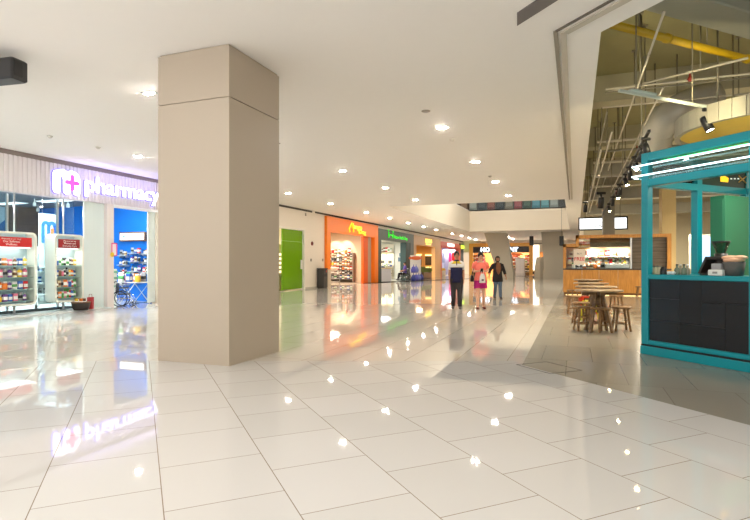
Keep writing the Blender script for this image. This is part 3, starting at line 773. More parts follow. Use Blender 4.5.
# grey-green shop
DG = mat('dark green grey', (66, 80, 72), .45, noise=.03)
NEON = mat('neon green', (60, 255, 60), .4, emit=.3, ergb=(40, 240, 40))
ys = portal('green_shopfront', 'dark grey-green shopfront with neon green lettering', yO1+.05, yN1, wy(379)-yO1, 1.0, 2.93, 3.66, DG)
MB().box((-.5, yN1-yO1-2.1, 0), (-.02, yN1-yO1-1.1, 2.93)).build('inner_pillar', mat('inner teal', (40, 66, 64), .5), ys)
lt = text('sign_lettering', 'Nature Health Shop', .36, NEON, ys, (.01, wy(391.5)-yO1, 3.12), RX, .01, .0, 'LEFT')
bpy.context.view_layer.update(); lt.scale.x = (wy(405)-wy(391.5))/max(.1, lt.dimensions.x)
e0 = wy(386)-yO1
b = MB(); b.tube([(.03, e0, 3.12), (.03, e0, 3.5)], .045).tube([(.03, e0+.9, 3.12), (.03, e0+.9, 3.45)], .045).tube([(.03, e0, 3.26), (.03, e0+.45, 3.34), (.03, e0+.9, 3.26)], .04)
b.ball((.03, e0-.05, 3.62), .03, .16, .07).ball((.03, e0+.95, 3.58), .03, .16, .07)
b.build('sign_emblem', NEON, ys)
room('health_shop', yO1+.1, yN1-.1, 4.0, 3.1, mat('health shop wall', (226, 226, 216), .5), mat('health floor', (206, 202, 190), .3), WHITE)
lamp((-14.2, yO1+2.2, 3.05), 1.6, 80, (1, .98, .92)); lamp((-14.4, yO1+5.5, 3.05), 1.6, 70, (1, .98, .92))
EY = yN1-.2
xa, xb = ony(379.5, 264, EY).x, ony(394, 264, EY).x
t = thing('goods_rack', 'pale wall shelf unit with posters and goods inside the health shop', 'shelf unit', (xa, EY, 0))
W = xb-xa
MB().box((-.4, -.05, 0), (W, 0, 2.9)).build('back_panel', mat('pale board', (226, 220, 200), .5), t)
for z in (2.25, 1.05, .7, .35): MB().box((-.4, -.4, z-.04), (W, -.05, z)).build('shelf', mat('health shelf', (206, 184, 150), .5), t)
for k in range(2):
    MB().box((.1+k*W*.5, -.09, 1.2), (.1+k*W*.5+W*.4, -.05, 2.1)).build('lit_poster', mat('warm poster', (250, 238, 190), .5, emit=.8), t)
    MB().box((.16+k*W*.5, -.1, 1.3), (.1+k*W*.5+W*.3, -.09, 1.55)).build('poster_print', paint('poster print grey', (120, 116, 104)), t)
for i, z in enumerate((2.25, 1.05, .7, .35)):
    stock((xa-.3, EY-.22, z), (xb-.1, EY-.22, z), 8, f'on the {ORD[i]} shelf down in the health shop', 'goods in the health shop', 2.3 if i == 0 else 1.6, cols=[['brown', 'red', 'white', 'grey', 'green'], ['white', 'blue', 'green'], ['green', 'cream', 'blue'], ['black', 'blue', 'cream']][i])
t = thing('service_counter', 'white service counter with a cream top in the health shop', 'counter', (-12.75, wy(384), 0))
L = wy(394.5)-wy(384)
MB().box((-.6, 0, 0), (0, L, .9), bev=.01).build('body', mat('counter white', (226, 226, 228), .35), t)
MB().box((-.66, -.06, .9), (.05, L+.06, .97), bev=.01).build('counter_top', mat('counter cream', (236, 214, 160), .35), t)
solo('cash_register', MB().box((-.2, -.2, 0), (.2, .2, .12), bev=.02).box((-.12, -.18, .12), (-.06, .18, .42), bev=.02), mat('register grey', (90, 100, 116), .4), 'grey cash register on the white health shop counter', 'cash register', (-13.0, wy(388), .97))
b = MB().box((0, -.02, 1.0), (.6, 0, 1.75)).box((.2, -.1, 1.2), (.5, -.02, 1.5))
solo('wall_poster', MB().box((0, -.02, 0), (.7, 0, .9)).box((.1, -.024, .1), (.6, -.02, .45), 1).box((.2, -.024, .5), (.5, -.02, .8), 1), [WHITE, paint('poster blue grey', (96, 120, 140))], 'white poster with blue print on the health shop back wall', 'poster', (ony(397, 264, EY).x, EY, 1.35))
# beige shop
BG = mat('beige stone', (206, 172, 128), .45, noise=.04)
ys = portal('beige_shopfront', 'beige shopfront with a small golden logo and dark niches', yN1+.02, yB1, wy(414.5)-yN1, wy(439)-wy(433.5), 2.86, 3.66, BG)
GOLD = mat('gold glow', (255, 226, 110), .4, emit=.9, ergb=(255, 220, 100))
e0 = wy(426)-yN1
b = MB()
for k in range(4): b.tube([(.03, e0-.9+.6*k, 3.18), (.03, e0-.75+.6*k, 3.45), (.03, e0-.6+.6*k, 3.2)], .06, 6)
b.box((0, e0-.7, 2.98), (.04, e0+.9, 3.06)); b.build('sign_emblem', GOLD, ys)
room('beige_shop', yN1+.1, yB1-.1, 2.5, 3.0, mat('beige shop wall', (216, 170, 104), .6), mat('beige floor', (180, 150, 110), .4), mat('beige ceiling', (190, 150, 96), .6))
lamp((-13.6, (yN1+yB1)/2, 2.95), 1.2, 120, (1, .8, .5))
BY = yB1-.2
for i, (pa_, pb_, za, zb) in enumerate(((416, 421.5, 1.15, 2.1), (425.5, 432, 1.15, 2.05), (425.5, 432, .1, .85))):
    xa, xb = ony(pa_, 264, BY).x, ony(pb_, 264, BY).x
    t = thing('dark_niche', f'black niche under a warm light strip in the beige shop, {ORD[i]} from the left', 'display niche', (xa, BY, za), 0, 'black niches in the beige shop')
    MB().box((0, -.12, 0), (xb-xa, 0, zb-za), bev=.02).build('box', mat('niche black', (40, 30, 24), .4), t)
    MB().box((.1, -.13, .12), (xb-xa-.1, -.12, zb-za-.12)).build('panel', mat('niche panel', (70, 56, 40), .4), t)
    MB().box((0, -.1, zb-za), (xb-xa, -.02, zb-za+.12)).build('light_strip', mat('niche warm strip', (255, 214, 130), .5, emit=2.), t)
# red shop
RD = mat('red laminate', (200, 44, 40), .35, noise=.02)
ys = portal('red_shopfront', 'red and salmon shopfront with a glowing white sign', yB1+.02, yR1, .5, 1.0, 2.95, 3.5, mat('salmon panel', (206, 110, 92), .45))
MB().box((0, .3, 2.85), (.03, yR1-yB1-.3, 3.1)).build('red_band', RD, ys)
MB().box((.03, wy(445.5)-yB1, 3.08), (.1, wy(452)-yB1, 3.42), bev=.02).build('sign_box', mat('sign glow', (255, 250, 240), .5, emit=.8), ys)
room('red_shop', yB1+.1, yR1-.1, 3.0, 3.1, mat('red shop wall', (176, 176, 206), .6), mat('red shop floor', (200, 190, 176), .4), WHITE)
lamp((-13.8, (yB1+yR1)/2, 3.0), 1.5, 260, (1, .96, .92)).data.energy = 50
RYY = yR1-.3
for i, (pa_, pb_, c, lab) in enumerate(((441, 445, (150, 160, 190), 'pale blue-grey tall panel inside the red shop'), (449, 451.5, (214, 60, 130), 'magenta tall panel inside the red shop'), (452, 456, (196, 20, 24), 'deep red tall panel inside the red shop'))):
    xa, xb = ony(pa_, 264, RYY).x, ony(pb_, 264, RYY).x
    solo('partition_screen', MB().box((0, -.1, 0), (xb-xa, 0, 2.6), bev=.02).box((.05, -.13, .3), (xb-xa-.05, -.1, 1.4), 1), [paint('shop panel %d' % i, c), paint('shop panel trim %d' % i, tuple(min(255, v+45) for v in c))], lab, 'panel', (xa, RYY, 0))
t = thing('potted_flowers', 'cream pedestal with a yellow flower bunch at the red shop entrance', 'planter', (-12.9, yB1+3.4, 0))
MB().lathe([(.001, 0), (.25, 0), (.3, .5), (.28, .55), (.001, .5)], n=14).build('pot', paint('pot cream', (226, 214, 190)), t)
b = MB()
for k in range(12): b.ball((.2*math.cos(k*2.4)*(k % 3)/2, .2*math.sin(k*2.4)*(k % 3)/2, .62+.04*(k % 4)), .09, .09, .08, 8)
b.build('flowers', paint('flower yellow', (226, 186, 70), .8), t)
# last bit of the left side
ys = portal('corner_shopfront', 'dark corner shopfront with a green and yellow sign', yR1+.02, 61.9, .3, .3, 2.9, 3.6, mat('corner panel', (96, 104, 112), .5))
lt = MB().box((0, .25, 3.05), (.06, 2.4, 3.45), bev=.02).build('sign_box', mat('lime sign', (180, 220, 60), .5, emit=1.0), ys)
room('corner_shop', yR1+.1, 61.8, 2.5, 2.95, mat('corner wall', (140, 120, 96), .6), mat('corner floor', (190, 176, 150), .4), WHITE)
lamp((-13.6, 59.8, 2.9), 1.2, 90)

# mobility scooter group on the corridor by the shops handled with people below
# promo stand
p = onz(414.5, 283)
t = thing('promo_stand', 'white promotional stand with an orange oval header near the beige shop', 'display stand', (-11.9, onx(415.5, 264, -11.9).y, 0), math.radians(-25))
MB().box((-.06, -.62, .1), (.06, .62, 1.95), bev=.03).build('board', paint('stand white', (232, 226, 220), .5), t)
MB().ball((.0, 0, 1.72), .1, .8, .2).build('header_oval', paint('stand orange', (236, 112, 60), .5), t)
MB().box((-.35, -.62, 0), (.35, .62, .1), bev=.02).build('base', DARK, t)
random.seed(5)
for k in range(6):
    o = MB().loft([((0, 0, 0), .16, .24), ((0, 0, .2), .2, .3), ((0, 0, .4), .12, .22), ((0, 0, .48), .03, .08)], 10)
    o.tube([(0, -.1, .45), (0, 0, .6), (0, .1, .45)], .015, 6)
    solo('gift_bag', o, paint('bag %d' % (k % 3), [(60, 70, 150), (96, 96, 190), (120, 130, 200)][k % 3], .5),
         f'blue gift bag {["standing on the floor", "stacked"][k//4]} before the promotional stand, {ORD[k % 4]} from its {["near", "near"][k//4]} end', 'bag', (-11.0, onx(413.5, 264, -11.0).y+(k % 4)*.68, .0 if k < 4 else .61), 0, 'blue bags at the promotional stand')
t = thing('planter_box', 'dark planter with a bushy green plant in front of the beige shop', 'planter', (-12.0, onx(424.5, 264, -12).y, 0))
MB().box((-.3, -1.3, 0), (.3, 1.3, .55), bev=.03).build('pot', paint('planter brown', (96, 74, 52)), t)
b = MB()
for k in range(150):
    x, y = random.uniform(-.3, .3), random.uniform(-1.25, 1.25); h = random.uniform(.15, .6); dx, dy = random.uniform(-.2, .2), random.uniform(-.2, .2)
    b.extrude([(x, y, .5), (x+dx*.5+.04, y+dy*.5+.04, .5+h*.6), (x+dx, y+dy, .5+h), (x+dx*.5-.04, y+dy*.5-.04, .5+h*.6)], (.006, .006, .002))
b.build('foliage', paint('leaf olive', (112, 124, 60), .6, noise=.2), t)

# ------------------------------------------------------------------ END WALL SHOP
EYW = 61.9
def ex(px): return ony(px, 264, EYW).x
GOLDF = mat('golden frame', (206, 150, 60), .4, noise=.04)
t = thing('golden_shopfront', 'golden framed shopfront with a black sign band at the end of the corridor', 'shopfront', (ex(469.5), EYW, 0))
W = ex(533)-ex(469.5); zT = ony(500, 243.2, EYW).z
MB().box((0, -.3, zT-.4), (W, 0, zT)).build('lintel', GOLDF, t)
MB().box((0, -.3, 0), (.45, 0, zT-.4)).build('post', GOLDF, t); MB().box((W-.4, -.3, 0), (W, 0, zT-.4)).build('post', GOLDF, t)
sb = MB().box((.45, -.2, 2.55), (W-.4, -.1, zT-.4)).build('sign_band', mat('sign black', (34, 32, 36), .4), t)
for s, px in (('HO', 485.5), ('ONT', 511.5)):
    lt = text('lettering', s, .68, mat('sign letters white', (225, 238, 255), .4, emit=2.), sb, (ex(px)-ex(469.5), -.22, 2.68), RY, .02, .02)
sb = None
struct('wall_golden_shop', MB().box((ex(469), 65.2, 0), (ex(545), 65.3, 3.3)), mat('shop back orange', (196, 130, 70), .6))
struct('ceiling_golden_shop', MB().box((ex(469), 62.2, 3.0), (ex(545), 65.3, 3.1)), mat('shop ceiling', (110, 84, 60), .6))
lamp((ex(490), 63.5, 2.95), 2, 260, (1, .84, .6)); lamp((ex(520), 63.5, 2.95), 2, 260, (1, .84, .6))
random.seed(11)
for i, (px, w) in enumerate(((474.5, .9), (480.5, .9), (511, .8), (516.2, .8), (528, .8))):
    lab = ['by the left golden post', 'left of the leaning column', 'right of the leaning column', 'behind the silver cabinet', 'by the right golden post'][i]
    t = thing('gondola_shelf', f'tall stocked shelf {lab} in the golden shop', 'shelf unit', (ex(px), EYW+.35, 0), 0, 'stocked shelves in the golden shop')
    MB().box((-w/2, .3, 0), (w/2, .36, 2.3)).build('back_panel', mat('gondola dark', (96, 70, 50), .6), t)
    for j, z in enumerate((.3, .8, 1.3, 1.8)):
        MB().box((-w/2, -.05, z-.04), (w/2, .3, z)).build('shelf', mat('gondola shelf', (220, 190, 150), .5), t)
        stock((ex(px)-w/2, EYW+.45, z), (ex(px)+w/2, EYW+.45, z), 3, f'on the {ORD[3-j]} shelf {lab}', 'goods in the golden shop', 3.0, cols=[['black', 'red', 'white'], ['orange', 'yellow', 'cream'], ['orange', 'pink', 'white'], ['red', 'cream', 'orange']][j])
b = MB(); b.box((-.45, -.3, 0), (.45, .3, 2.0), bev=.03)
t = thing('silver_cabinet', 'silver grey upright cabinet in front of the golden shop', 'cabinet', (ex(520.8), EYW-.6, 0))
MB().box((-.5, -.3, .0), (.5, .3, 1.95), bev=.03).build('body', mat('cabinet silver', (186, 180, 176), .35, .3), t)
MB().box((-.42, -.32, .2), (-.02, -.3, 1.8)).build('door', mat('cabinet door', (200, 194, 190), .35, .2), t); MB().box((.02, -.32, .2), (.42, -.3, 1.8)).build('door', mat('cabinet door', (200, 194, 190), .35, .2), t)
t = thing('oval_sign', 'orange oval header hanging over the golden shop entrance', 'sign', (ex(515.5), EYW-.05, 2.25))
MB().ball((0, 0, .12), .85, .06, .14).build('board', paint('oval orange', (222, 110, 60)), t); MB().tube([(-.5, 0, .2), (-.5, 0, .35)], .015).build('cord', DARK, t)
t = thing('light_box', 'tall white lit advertising panel right of the golden shop', 'lightbox', (ex(536.3), EYW-.1, 0))
Wb = ex(540)-ex(532.8); zb = ony(536, 244.5, EYW).z
MB().box((-Wb/2, -.15, .05), (Wb/2, .1, zb), bev=.02).build('frame', mat('lightbox frame', (220, 200, 150), .4), t)
MB().box((-Wb/2+.06, -.17, .55), (Wb/2-.06, -.15, zb-.06)).build('lit_face', mat('advert glow', (255, 248, 232), .5, emit=1.1), t)
MB().box((-Wb/2, -.18, .05), (Wb/2, -.15, .4)).build('dark_base', BLACK, t)
b = MB(); 
for k in range(5): b.tube([(-.3+.12*k, -.18, 1.2+.1*k), (-.2+.12*k, -.18, 1.45+.08*(k % 2)), (-.05+.1*k, -.18, 1.3+.1*k)], .025, 6)
b.build('print', paint('advert print', (120, 150, 150)), t)
p = onz(540.5, 276)
solo('stone_plinth', MB().loft([((0, 0, 0), .55, .3), ((0, 0, 1.0), .5, .25), ((0, 0, 1.9), .35, .2)], 4, smooth=False), mat('plinth grey', (186, 178, 158), .6), 'pale tapered grey block between the lit panel and the far column', 'plinth', (ony(540.3, 264, 52).x, 52, 0))
struct('trim_13', MB().box((ex(505), 61.7, 3.55), (ex(556), 61.95, 3.62)), mat('line dark', (110, 100, 84), .6))
# hanging dark camera boxes
for px, py, lab in ((531.5, 240, 'small black hanging box under the ceiling above the golden shop'), (561.5, 240, 'small black hanging box above the left end of the wooden kiosk')):
    yv = 50 if px < 550 else 26
    p = ony(px, py, yv); s = 1.0 if px < 550 else .55
    t = thing('hanging_speaker', lab, 'hanging speaker', (p.x, yv, p.z))
    MB().box((-.18*s, -.15*s, -.5*s), (.18*s, .15*s, .35*s), bev=.03).build('case', BLACK, t)
    MB().tube([(0, 0, .35*s), (0, 0, 3.94-p.z)], .006).build('rod', DARK, t)
random.seed(21)
# ================================================================== CAFE ZONE
SLAB = mat('concrete soffit', (158, 152, 112), .85, noise=.12, nscale=1.5)
SLB2 = mat('concrete beam', (186, 180, 152), .85, noise=.1, nscale=1.5)
struct('ceiling_cafe', MB().box((cc.x, -7, 5.6), (16, 66, 5.7)), SLAB)
CW = mat('cafe back wall', (190, 178, 150), .6, noise=.05)
struct('wall_cafe_back', MB().box((cc.x+.2, 34, 0), (16, 34.2, 5.6)), CW)
struct('wall_right', MB().box((16, -7, 0), (16.2, 66, 5.6)), CW)
struct('wall_cafe_edge', MB().box((cc.x, 34, 2.6), (cc.x+.2, 62, 5.6)), WALLC)
for i, y in enumerate((13.2, 18.2, 23.5, 29)): struct('ceiling_beam', MB().box((cc.x+.02, y, 5.0), (16, y+.6, 5.6)), SLB2)
struct('ceiling_beam', MB().prism([(5.2, 2), (6.1, 2), (6.1, 34), (5.2, 34)], 5.15, 5.6), SLB2)
PIPEW = mat('pipe white', (206, 200, 182), .5, noise=.05); PIPEG = mat('pipe grey', (150, 146, 130), .45, .3, noise=.05)
RODM = mat('rod dark', (138, 132, 112), .5, .3)
def pipe(name, a, b, r, m, label, cat, rods=(), group=None, ends=True):
    a = Vector(a); b = Vector(b)
    t = thing(name, label, cat, a, 0, group)
    mb = MB().tube([(0, 0, 0), tuple(b-a)], r, 10)
    d = (b-a).normalized(); L = (b-a).length
    for k in range(1, int(L/2)+1):
        q = d*(k*2-.6)
        if k*2-.6 < L: mb.tube([tuple(q-d*.04), tuple(q+d*.04)], r*1.25, 10)
    mb.build('pipe', m, t)
    for u in rods:
        q = (b-a)*u; zt = 5.6-a.z
        MB().tube([tuple(q), (q.x, q.y, zt)], .012, 6).box((q.x-.05, q.y-.05, zt-.02), (q.x+.05, q.y+.05, zt)).build('hanger_rod', RODM, t)
    return t
# pipes that run with the corridor
for k, (px, py, z, ln, r, m, lab) in enumerate(((664, 12, 4.45, 30, .017, PIPEW, 'longest thin white conduit, running away from the viewer above the yellow pipe'),
        (663, 88, 4.2, 26, .016, PIPEW, 'thin white conduit running away from the viewer, right of the longest one'),
        (607, 112, 4.3, 26, .02, PIPEG, 'grey conduit running away close beside the white ceiling edge'),
        (601, 150, 3.95, 18, .022, PIPEW, 'pale conduit low beside the white ceiling edge above the kiosk'),
        (612, 132, 4.0, 18, .018, PIPEW, 'pale conduit above the spotlight track end'))):
    a = onz(px, py, z); pipe('conduit', a, a+Vector((0, ln if a.y+ln < 33.5 else 33.5-a.y, 0)), r, m, lab, 'conduit', (.1, .3, .55, .8), 'conduits under the cafe soffit')
# pipes across
for k, (px, py, z, r, m, lab) in enumerate(((600, 90, 4.5, .02, PIPEW, 'white sprinkler pipe across the cafe soffit, the nearest of the cross pipes'),
        (600, 93.5, 4.5, .013, PIPEG, 'thin grey pipe just behind the nearest white cross pipe'),
        (600, 108, 4.5, .018, PIPEW, 'white cross pipe second from the viewer'),
        (597, 142, 4.4, .035, PIPEW, 'thick pale cross pipe behind the silver flexible duct'),
        (592, 152, 4.4, .03, PIPEG, 'grey cross pipe behind the thick pale one'),
        (592, 163, 4.4, .04, PIPEW, 'pale cross pipe third from the back'),
        (590, 176, 4.3, .04, PIPEG, 'grey cross pipe over the kiosk'),
        (588, 187, 4.2, .04, PIPEW, 'pale cross pipe farthest from the viewer'))):
    a = onz(px, py, z); a.x = cc.x+.25
    pipe('cross_pipe', a, (a.x+12, a.y, z), r, m, lab, 'pipe', (.05, .2, .35, .6), 'cross pipes under the cafe soffit')
# diagonal pipes
a = onz(608, 92, 4.55); b = onz(748, 58, 4.55)
pipe('cross_pipe', a, b, .02, PIPEW, 'slanting thin white pipe above the teal kiosk', 'pipe', (.3, .7), 'cross pipes under the cafe soffit')
YP = mat('yellow pipe paint', (196, 160, 20), .4, noise=.06)
a = onz(640, 31.5, 4.75)
pipe('gas_pipe', a-D1P*.8, a+D1P*7, .06, YP, 'thick yellow pipe slung under the soffit above the teal kiosk', 'pipe', (.1, .3, .5, .75))
a = onz(702, 3, 5.0); 
t = thing('air_duct', 'pale grey square duct high in the top corner above the yellow pipe', 'duct', a, math.radians(45))
MB().box((-2.2, -.1, 0), (5, .5, .35), bev=.02).build('duct', mat('duct pale grey', (168, 170, 160), .5, .2, noise=.05), t)
for x in (-1.4, 1, 3.5): MB().tube([(x, .2, .35), (x, .2, .6)], .012, 6).build('hanger_rod', RODM, t)
# red sprinkler valves
for px, py, lab in ((690, 78, 'small red valve on the nearest white cross pipe'), (637, 148, 'small dark red valve under the cross pipes left of the spotlights')):
    p = onz(px, py, 4.47)
    solo('sprinkler_valve', MB().lathe([(.001, -.06), (.03, -.06), (.035, 0), (.02, .03), (.012, .08)], n=10).box((-.05, -.01, -.03), (.05, .01, -.015)), paint('valve red', (150, 40, 24), .4), lab, 'valve', (p.x, p.y, p.z-.0))
# silver flexible duct
SILV = mat('silver duct', (198, 194, 182), .42, .15, noise=.1, nscale=5, bump=.6)
def zpt(px, py, d):
    l = (px-CX)/FOC*d
    return Vector((-SY*d+CY*l, CY*d+SY*l, EYE+(HY-py)/FOC*d))
path = [zpt(655, 168, 11.6), zpt(655, 145, 11.4), zpt(657, 131, 11.2), zpt(664, 120, 11), zpt(677, 111, 10.9), zpt(693, 103, 10.9), zpt(716, 95, 11)]
b = MB(); secs = []
for i in range(len(path)-1):
    for k in range(6):
        f = k/6; p = path[i].lerp(path[i+1], f); r = .31+(.018 if k % 2 else 0); secs.append((p, r, r))
b.loft(secs, 18, ref=(.3, .9, .1))
t = thing('flexible_duct', 'bent silver flexible duct coming down behind the teal kiosk', 'duct', (0, 0, 0))
b.build('duct', SILV, t)
for i in (1, 4): 
    p = path[i]; MB().tube([tuple(p+Vector((0, 0, .3))), (p.x, p.y, 5.6)], .014, 6).build('hanger_rod', RODM, t)
# curved bulkhead ring, warm light painted into its yellow underside
def camxy(l, d): return Vector((-SY*d+CY*l, CY*d+SY*l, 0))
RC = camxy(6.72, 8.8); RR = 1.48
b = MB(); n = 48
for i in range(n):
    a0, a1 = 2*PI*i/n, 2*PI*(i+1)/n-.006
    b.prism([(RR*math.cos(a0), RR*math.sin(a0)), (RR*math.cos(a1), RR*math.sin(a1)), ((RR-.08)*math.cos(a1), (RR-.08)*math.sin(a1)), ((RR-.08)*math.cos(a0), (RR-.08)*math.sin(a0))], 0, .3)
t = thing('curved_bulkhead', 'round hanging bulkhead of grey panels with a yellow-lit underside above the teal kiosk', 'bulkhead', (RC.x, RC.y, 3.49))
b.build('panel_ring', mat('ring grey', (150, 146, 132), .6, noise=.05), t)
MB().lathe([(.001, .05), (RR-.081, .05), (RR-.081, .1), (.001, .1)], n=48, smooth=False).build('underside', mat('ring warm-lit yellow', (216, 186, 70), .7, noise=.05), t)
for k in range(4): MB().tube([(math.cos(k*PI/2+.4), math.sin(k*PI/2+.4), .1), (math.cos(k*PI/2+.4), math.sin(k*PI/2+.4), 2.1)], .015, 6).build('hanger_rod', RODM, t)
# rail with fluorescent batten and spotlight
BAT = mat('batten white', (196, 208, 200), .4)
a = onz(619, 92, 3.75)
t = thing('lighting_rail', 'pale grey lighting rail with a fluorescent batten hung above the teal kiosk', 'lighting rail', a, math.radians(45))
MB().box((0, -.025, 0), (6.2, .018, .036)).build('rail', BAT, t); MB().box((.22, -.045, .036), (.75, .045, .075), bev=.01).build('batten', BAT, t)
for x in (.35, 1.6, 3.2, 5): MB().tube([(x, 0, .036), (x, 0, 1.85)], .01, 6).build('hanger_rod', RODM, t)
WARM = mat('warm lamp', (255, 240, 210), .5, emit=60., ergb=(255, 226, 170))
def spot_thing(loc, lab, tilt, yaw, s=1., group=None, adapter=True):
    t = thing('track_spotlight', lab, 'spotlight', loc, yaw, group)
    M = Matrix.Rotation(tilt, 4, 'X')
    MB().box((-.11*s, -.03*s, -.03*s), (.11*s, .03*s, .03*s), bev=.01).build('track_adapter', BLACK, t)
    MB().tube([(0, 0, -.03*s), (0, 0, -.16*s)], .025*s, 8).build('arm', BLACK, t)
    h = MB().lathe([(.001, .1*s), (.06*s, .1*s), (.07*s, .05*s), (.075*s, -.17*s), (.068*s, -.17*s), (.062*s, -.14*s)], n=16)
    h.move(Matrix.Translation((0, 0, -.2*s)) @ M).build('lamp_head', BLACK, t)
    MB().lathe([(.001, -.15*s), (.062*s, -.15*s), (.062*s, -.145*s)], n=16).move(Matrix.Translation((0, 0, -.2*s)) @ M).build('lamp', WARM, t)
    return t
p = onz(706, 110.5, 3.72)
spot_thing((p.x, p.y, 3.72), 'single black spotlight with its lamp lit, hanging from the pale rail above the teal kiosk', math.radians(-24), math.radians(60), .95)
# spotlight track
TZ = 3.3; ta = onz(646, 139, TZ)
t = thing('spotlight_track', 'black spotlight track running away beside the teal kiosk', 'lighting track', (ta.x, ta.y-.4, TZ+.02))
MB().box((-.02, 0, 0), (.02, 15, .04)).build('track', BLACK, t)
for y in (1, 5, 9, 13): MB().tube([(0, y, .04), (0, y, 2.28)], .01, 6).build('hanger_rod', RODM, t)
for i, (dy, tl, yw) in enumerate(((0, -20, 30), (.65, 25, 60), (1.6, -30, 20), (2.7, 30, -10), (3.7, -25, 40), (5.3, 20, 10), (6.2, -20, 30), (8, 25, 20), (10, -20, 30))):
    spot_thing((ta.x, ta.y+dy, TZ), f'black spotlight on the track beside the teal kiosk, {ORD[i]} from the viewer', math.radians(tl), math.radians(yw), .72, 'spotlights on the long track')
a2 = ony(601, 200, 17)
for i, px in enumerate((601, 585.5)):
    p = ony(px, 200 if i == 0 else 209, 17)
    st = spot_thing((p.x, 17, p.z+.2), ['black spotlight hung left of the grey pillar top', 'small dark spotlight near the white ceiling edge above the screens'][i], .2, .3, 1.2 if i == 0 else .8)
    MB().tube([(0, 0, .02), (0, 0, 5.6-p.z-.2)], .01, 6).build('hanger_rod', RODM, st)
for i in range(5):
    x = 3.2+i*1.5; y = 17+1.1*(i % 2)
    st = spot_thing((x, y, 3.25), f'black spotlight seen behind the teal kiosk, {ORD[i]} from its left post', .4-.2*i, .4*i, 1.2, 'spotlights behind the teal kiosk')
    MB().tube([(0, 0, .02), (0, 0, 2.33)], .012, 6).build('hanger_rod', RODM, st)
# grey pillars
GP = mat('pillar grey', (134, 128, 112), .6, noise=.03)
pa, pb = ony(603, 264, 23.6), ony(614.8, 264, 23.6)
struct('column_cafe', MB().box((pa.x, 23.6, 0), (pb.x, 24.4, 5.0)).box((pa.x-.25, 23.55, 4.1), (pb.x+.25, 24.45, 5.0)), GP)
pa, pb = ony(662, 264, 24), ony(676, 264, 24)
struct('column_cafe', MB().box((pa.x, 24, 0), (pb.x, 24.8, 5.0)), mat('cream pillar', (222, 196, 140), .6))
# menu light box behind the pillar
pa, pb = ony(578.3, 217.5, 24.6), ony(628, 229.5, 24.6)
t = thing('menu_lightbox', 'long white lit menu screen with black frame passing behind the grey pillar', 'menu screen', (pa.x, 24.6, pb.z))
W = pb.x-pa.x; Hh = pa.z-pb.z
MB().box((0, 0, 0), (W, .15, Hh), bev=.02).build('case', BLACK, t); MB().box((.06, -.01, .06), (W-.06, .0, Hh-.06)).build('screen', mat('screen glow', (255, 255, 255), .5, emit=.9, ergb=(240, 248, 255)), t)
b = MB()
for k, (x, z) in enumerate(((.55, .25), (.62, .6), (.68, .3), (.72, .22), (.76, .52), (.8, .3))): b.box((W*x*.65-.03, -.014, Hh*z), (W*x*.65+.03, -.01, Hh*z+.06))
b.build('print', paint('screen print', (150, 160, 150)), t)
for x in (.3, W-.3): MB().tube([(x, .08, Hh), (x, .08, 5.0-pb.z)], .014, 6).build('hanger_rod', RODM, t)

DUCTG = mat('duct galvanised', (172, 168, 154), .45, .25, noise=.08)
for i, (y, z, hh, lab) in enumerate(((19.6, 4.3, .4, 'galvanised square duct crossing the cafe soffit before the kiosk, nearest of three'), (25.2, 4.1, .5, 'galvanised square duct crossing above the menu screen, middle of three'), (30.5, 3.9, .5, 'galvanised square duct near the cafe back wall, farthest of three'))):
    t = thing('air_duct', lab, 'duct', (cc.x+.3, y, z), 0, 'square ducts across the cafe')
    b = MB().box((0, 0, 0), (14, .6, hh), bev=.01)
    for k in range(9): b.box((.8+k*1.5, -.02, -.02), (.84+k*1.5, .62, hh+.02))
    b.build('duct', DUCTG, t)
    for x in (1, 5, 9, 13): MB().tube([(x, .3, hh), (x, .3, 5.6-z)], .012, 6).build('hanger_rod', RODM, t)

# ------------------------------------------------------------------ wooden kiosk
KY = 22.48
KW = wood('honey wood', (186, 122, 46), (216, 154, 70), .35, (10, 10, 1.2)); KW2 = wood('grey slat wood', (92, 80, 66), (124, 108, 90), .5, (1, 1, 10))
kx = lambda px: ony(px, 264, KY).x
kz = lambda py, px=600: ony(px, py, KY).z
K0, K1, K2, K3 = kx(563), kx(576.3), kx(632), kx(671.5)
t = thing('wooden_kiosk', 'honey-coloured wooden food kiosk with glazed counter at the far side of the cafe', 'kiosk', (K0, KY, 0))
W = K3-K0; zc = 1.02; z1 = kz(243.8, 570); z2 = kz(234.8)
b = MB(); x = 0; 
edges = [0, kx(582)-K0, kx(599)-K0, kx(618)-K0, kx(640)-K0, kx(656)-K0, W]
for i in range(6): b.box((edges[i]+.006, 0, .12), (edges[i+1]-.006, .06, zc))
b.build('front_panel', KW, t)
MB().box((.03, .05, 0), (W-.03, .8, .12)).build('plinth', mat('kiosk plinth', (120, 84, 44), .5), t)
MB().box((0, -.03, zc), (W, .9, zc+.05), bev=.01).build('counter_top', mat('kiosk counter dark', (60, 56, 50), .3), t)
fw = .12
MB().box((0, 0, zc), (fw, .9, z1)).build('post', KW, t); MB().box((0, 0, z1-.13), (K1-K0, .9, z1)).build('top_rail', KW, t)
MB().box((K1-K0-.02, 0, z1-.13), (K1-K0+.1, .9, z2)).build('post', KW, t); MB().box((K1-K0-.02, 0, z2-.13), (W, .9, z2)).build('top_rail', KW, t)
MB().box((W-.14, 0, zc), (W, .9, z2-.13)).build('post', KW, t)
MB().box((K2-K0, .1, zc+.05), (kx(645)-K0, .16, z2-.13)).box((kx(645)-K0, .12, zc+.05), (W-.14, .16, z2-.13)).build('slat_panel', KW2, t)
b = MB()
for k in range(8): b.box((K2-K0+.02, .085, zc+.15+k*.14), (W-.14, .1, zc+.16+k*.14))
b.build('slat_line', mat('slat gap', (44, 38, 32), .6), t)
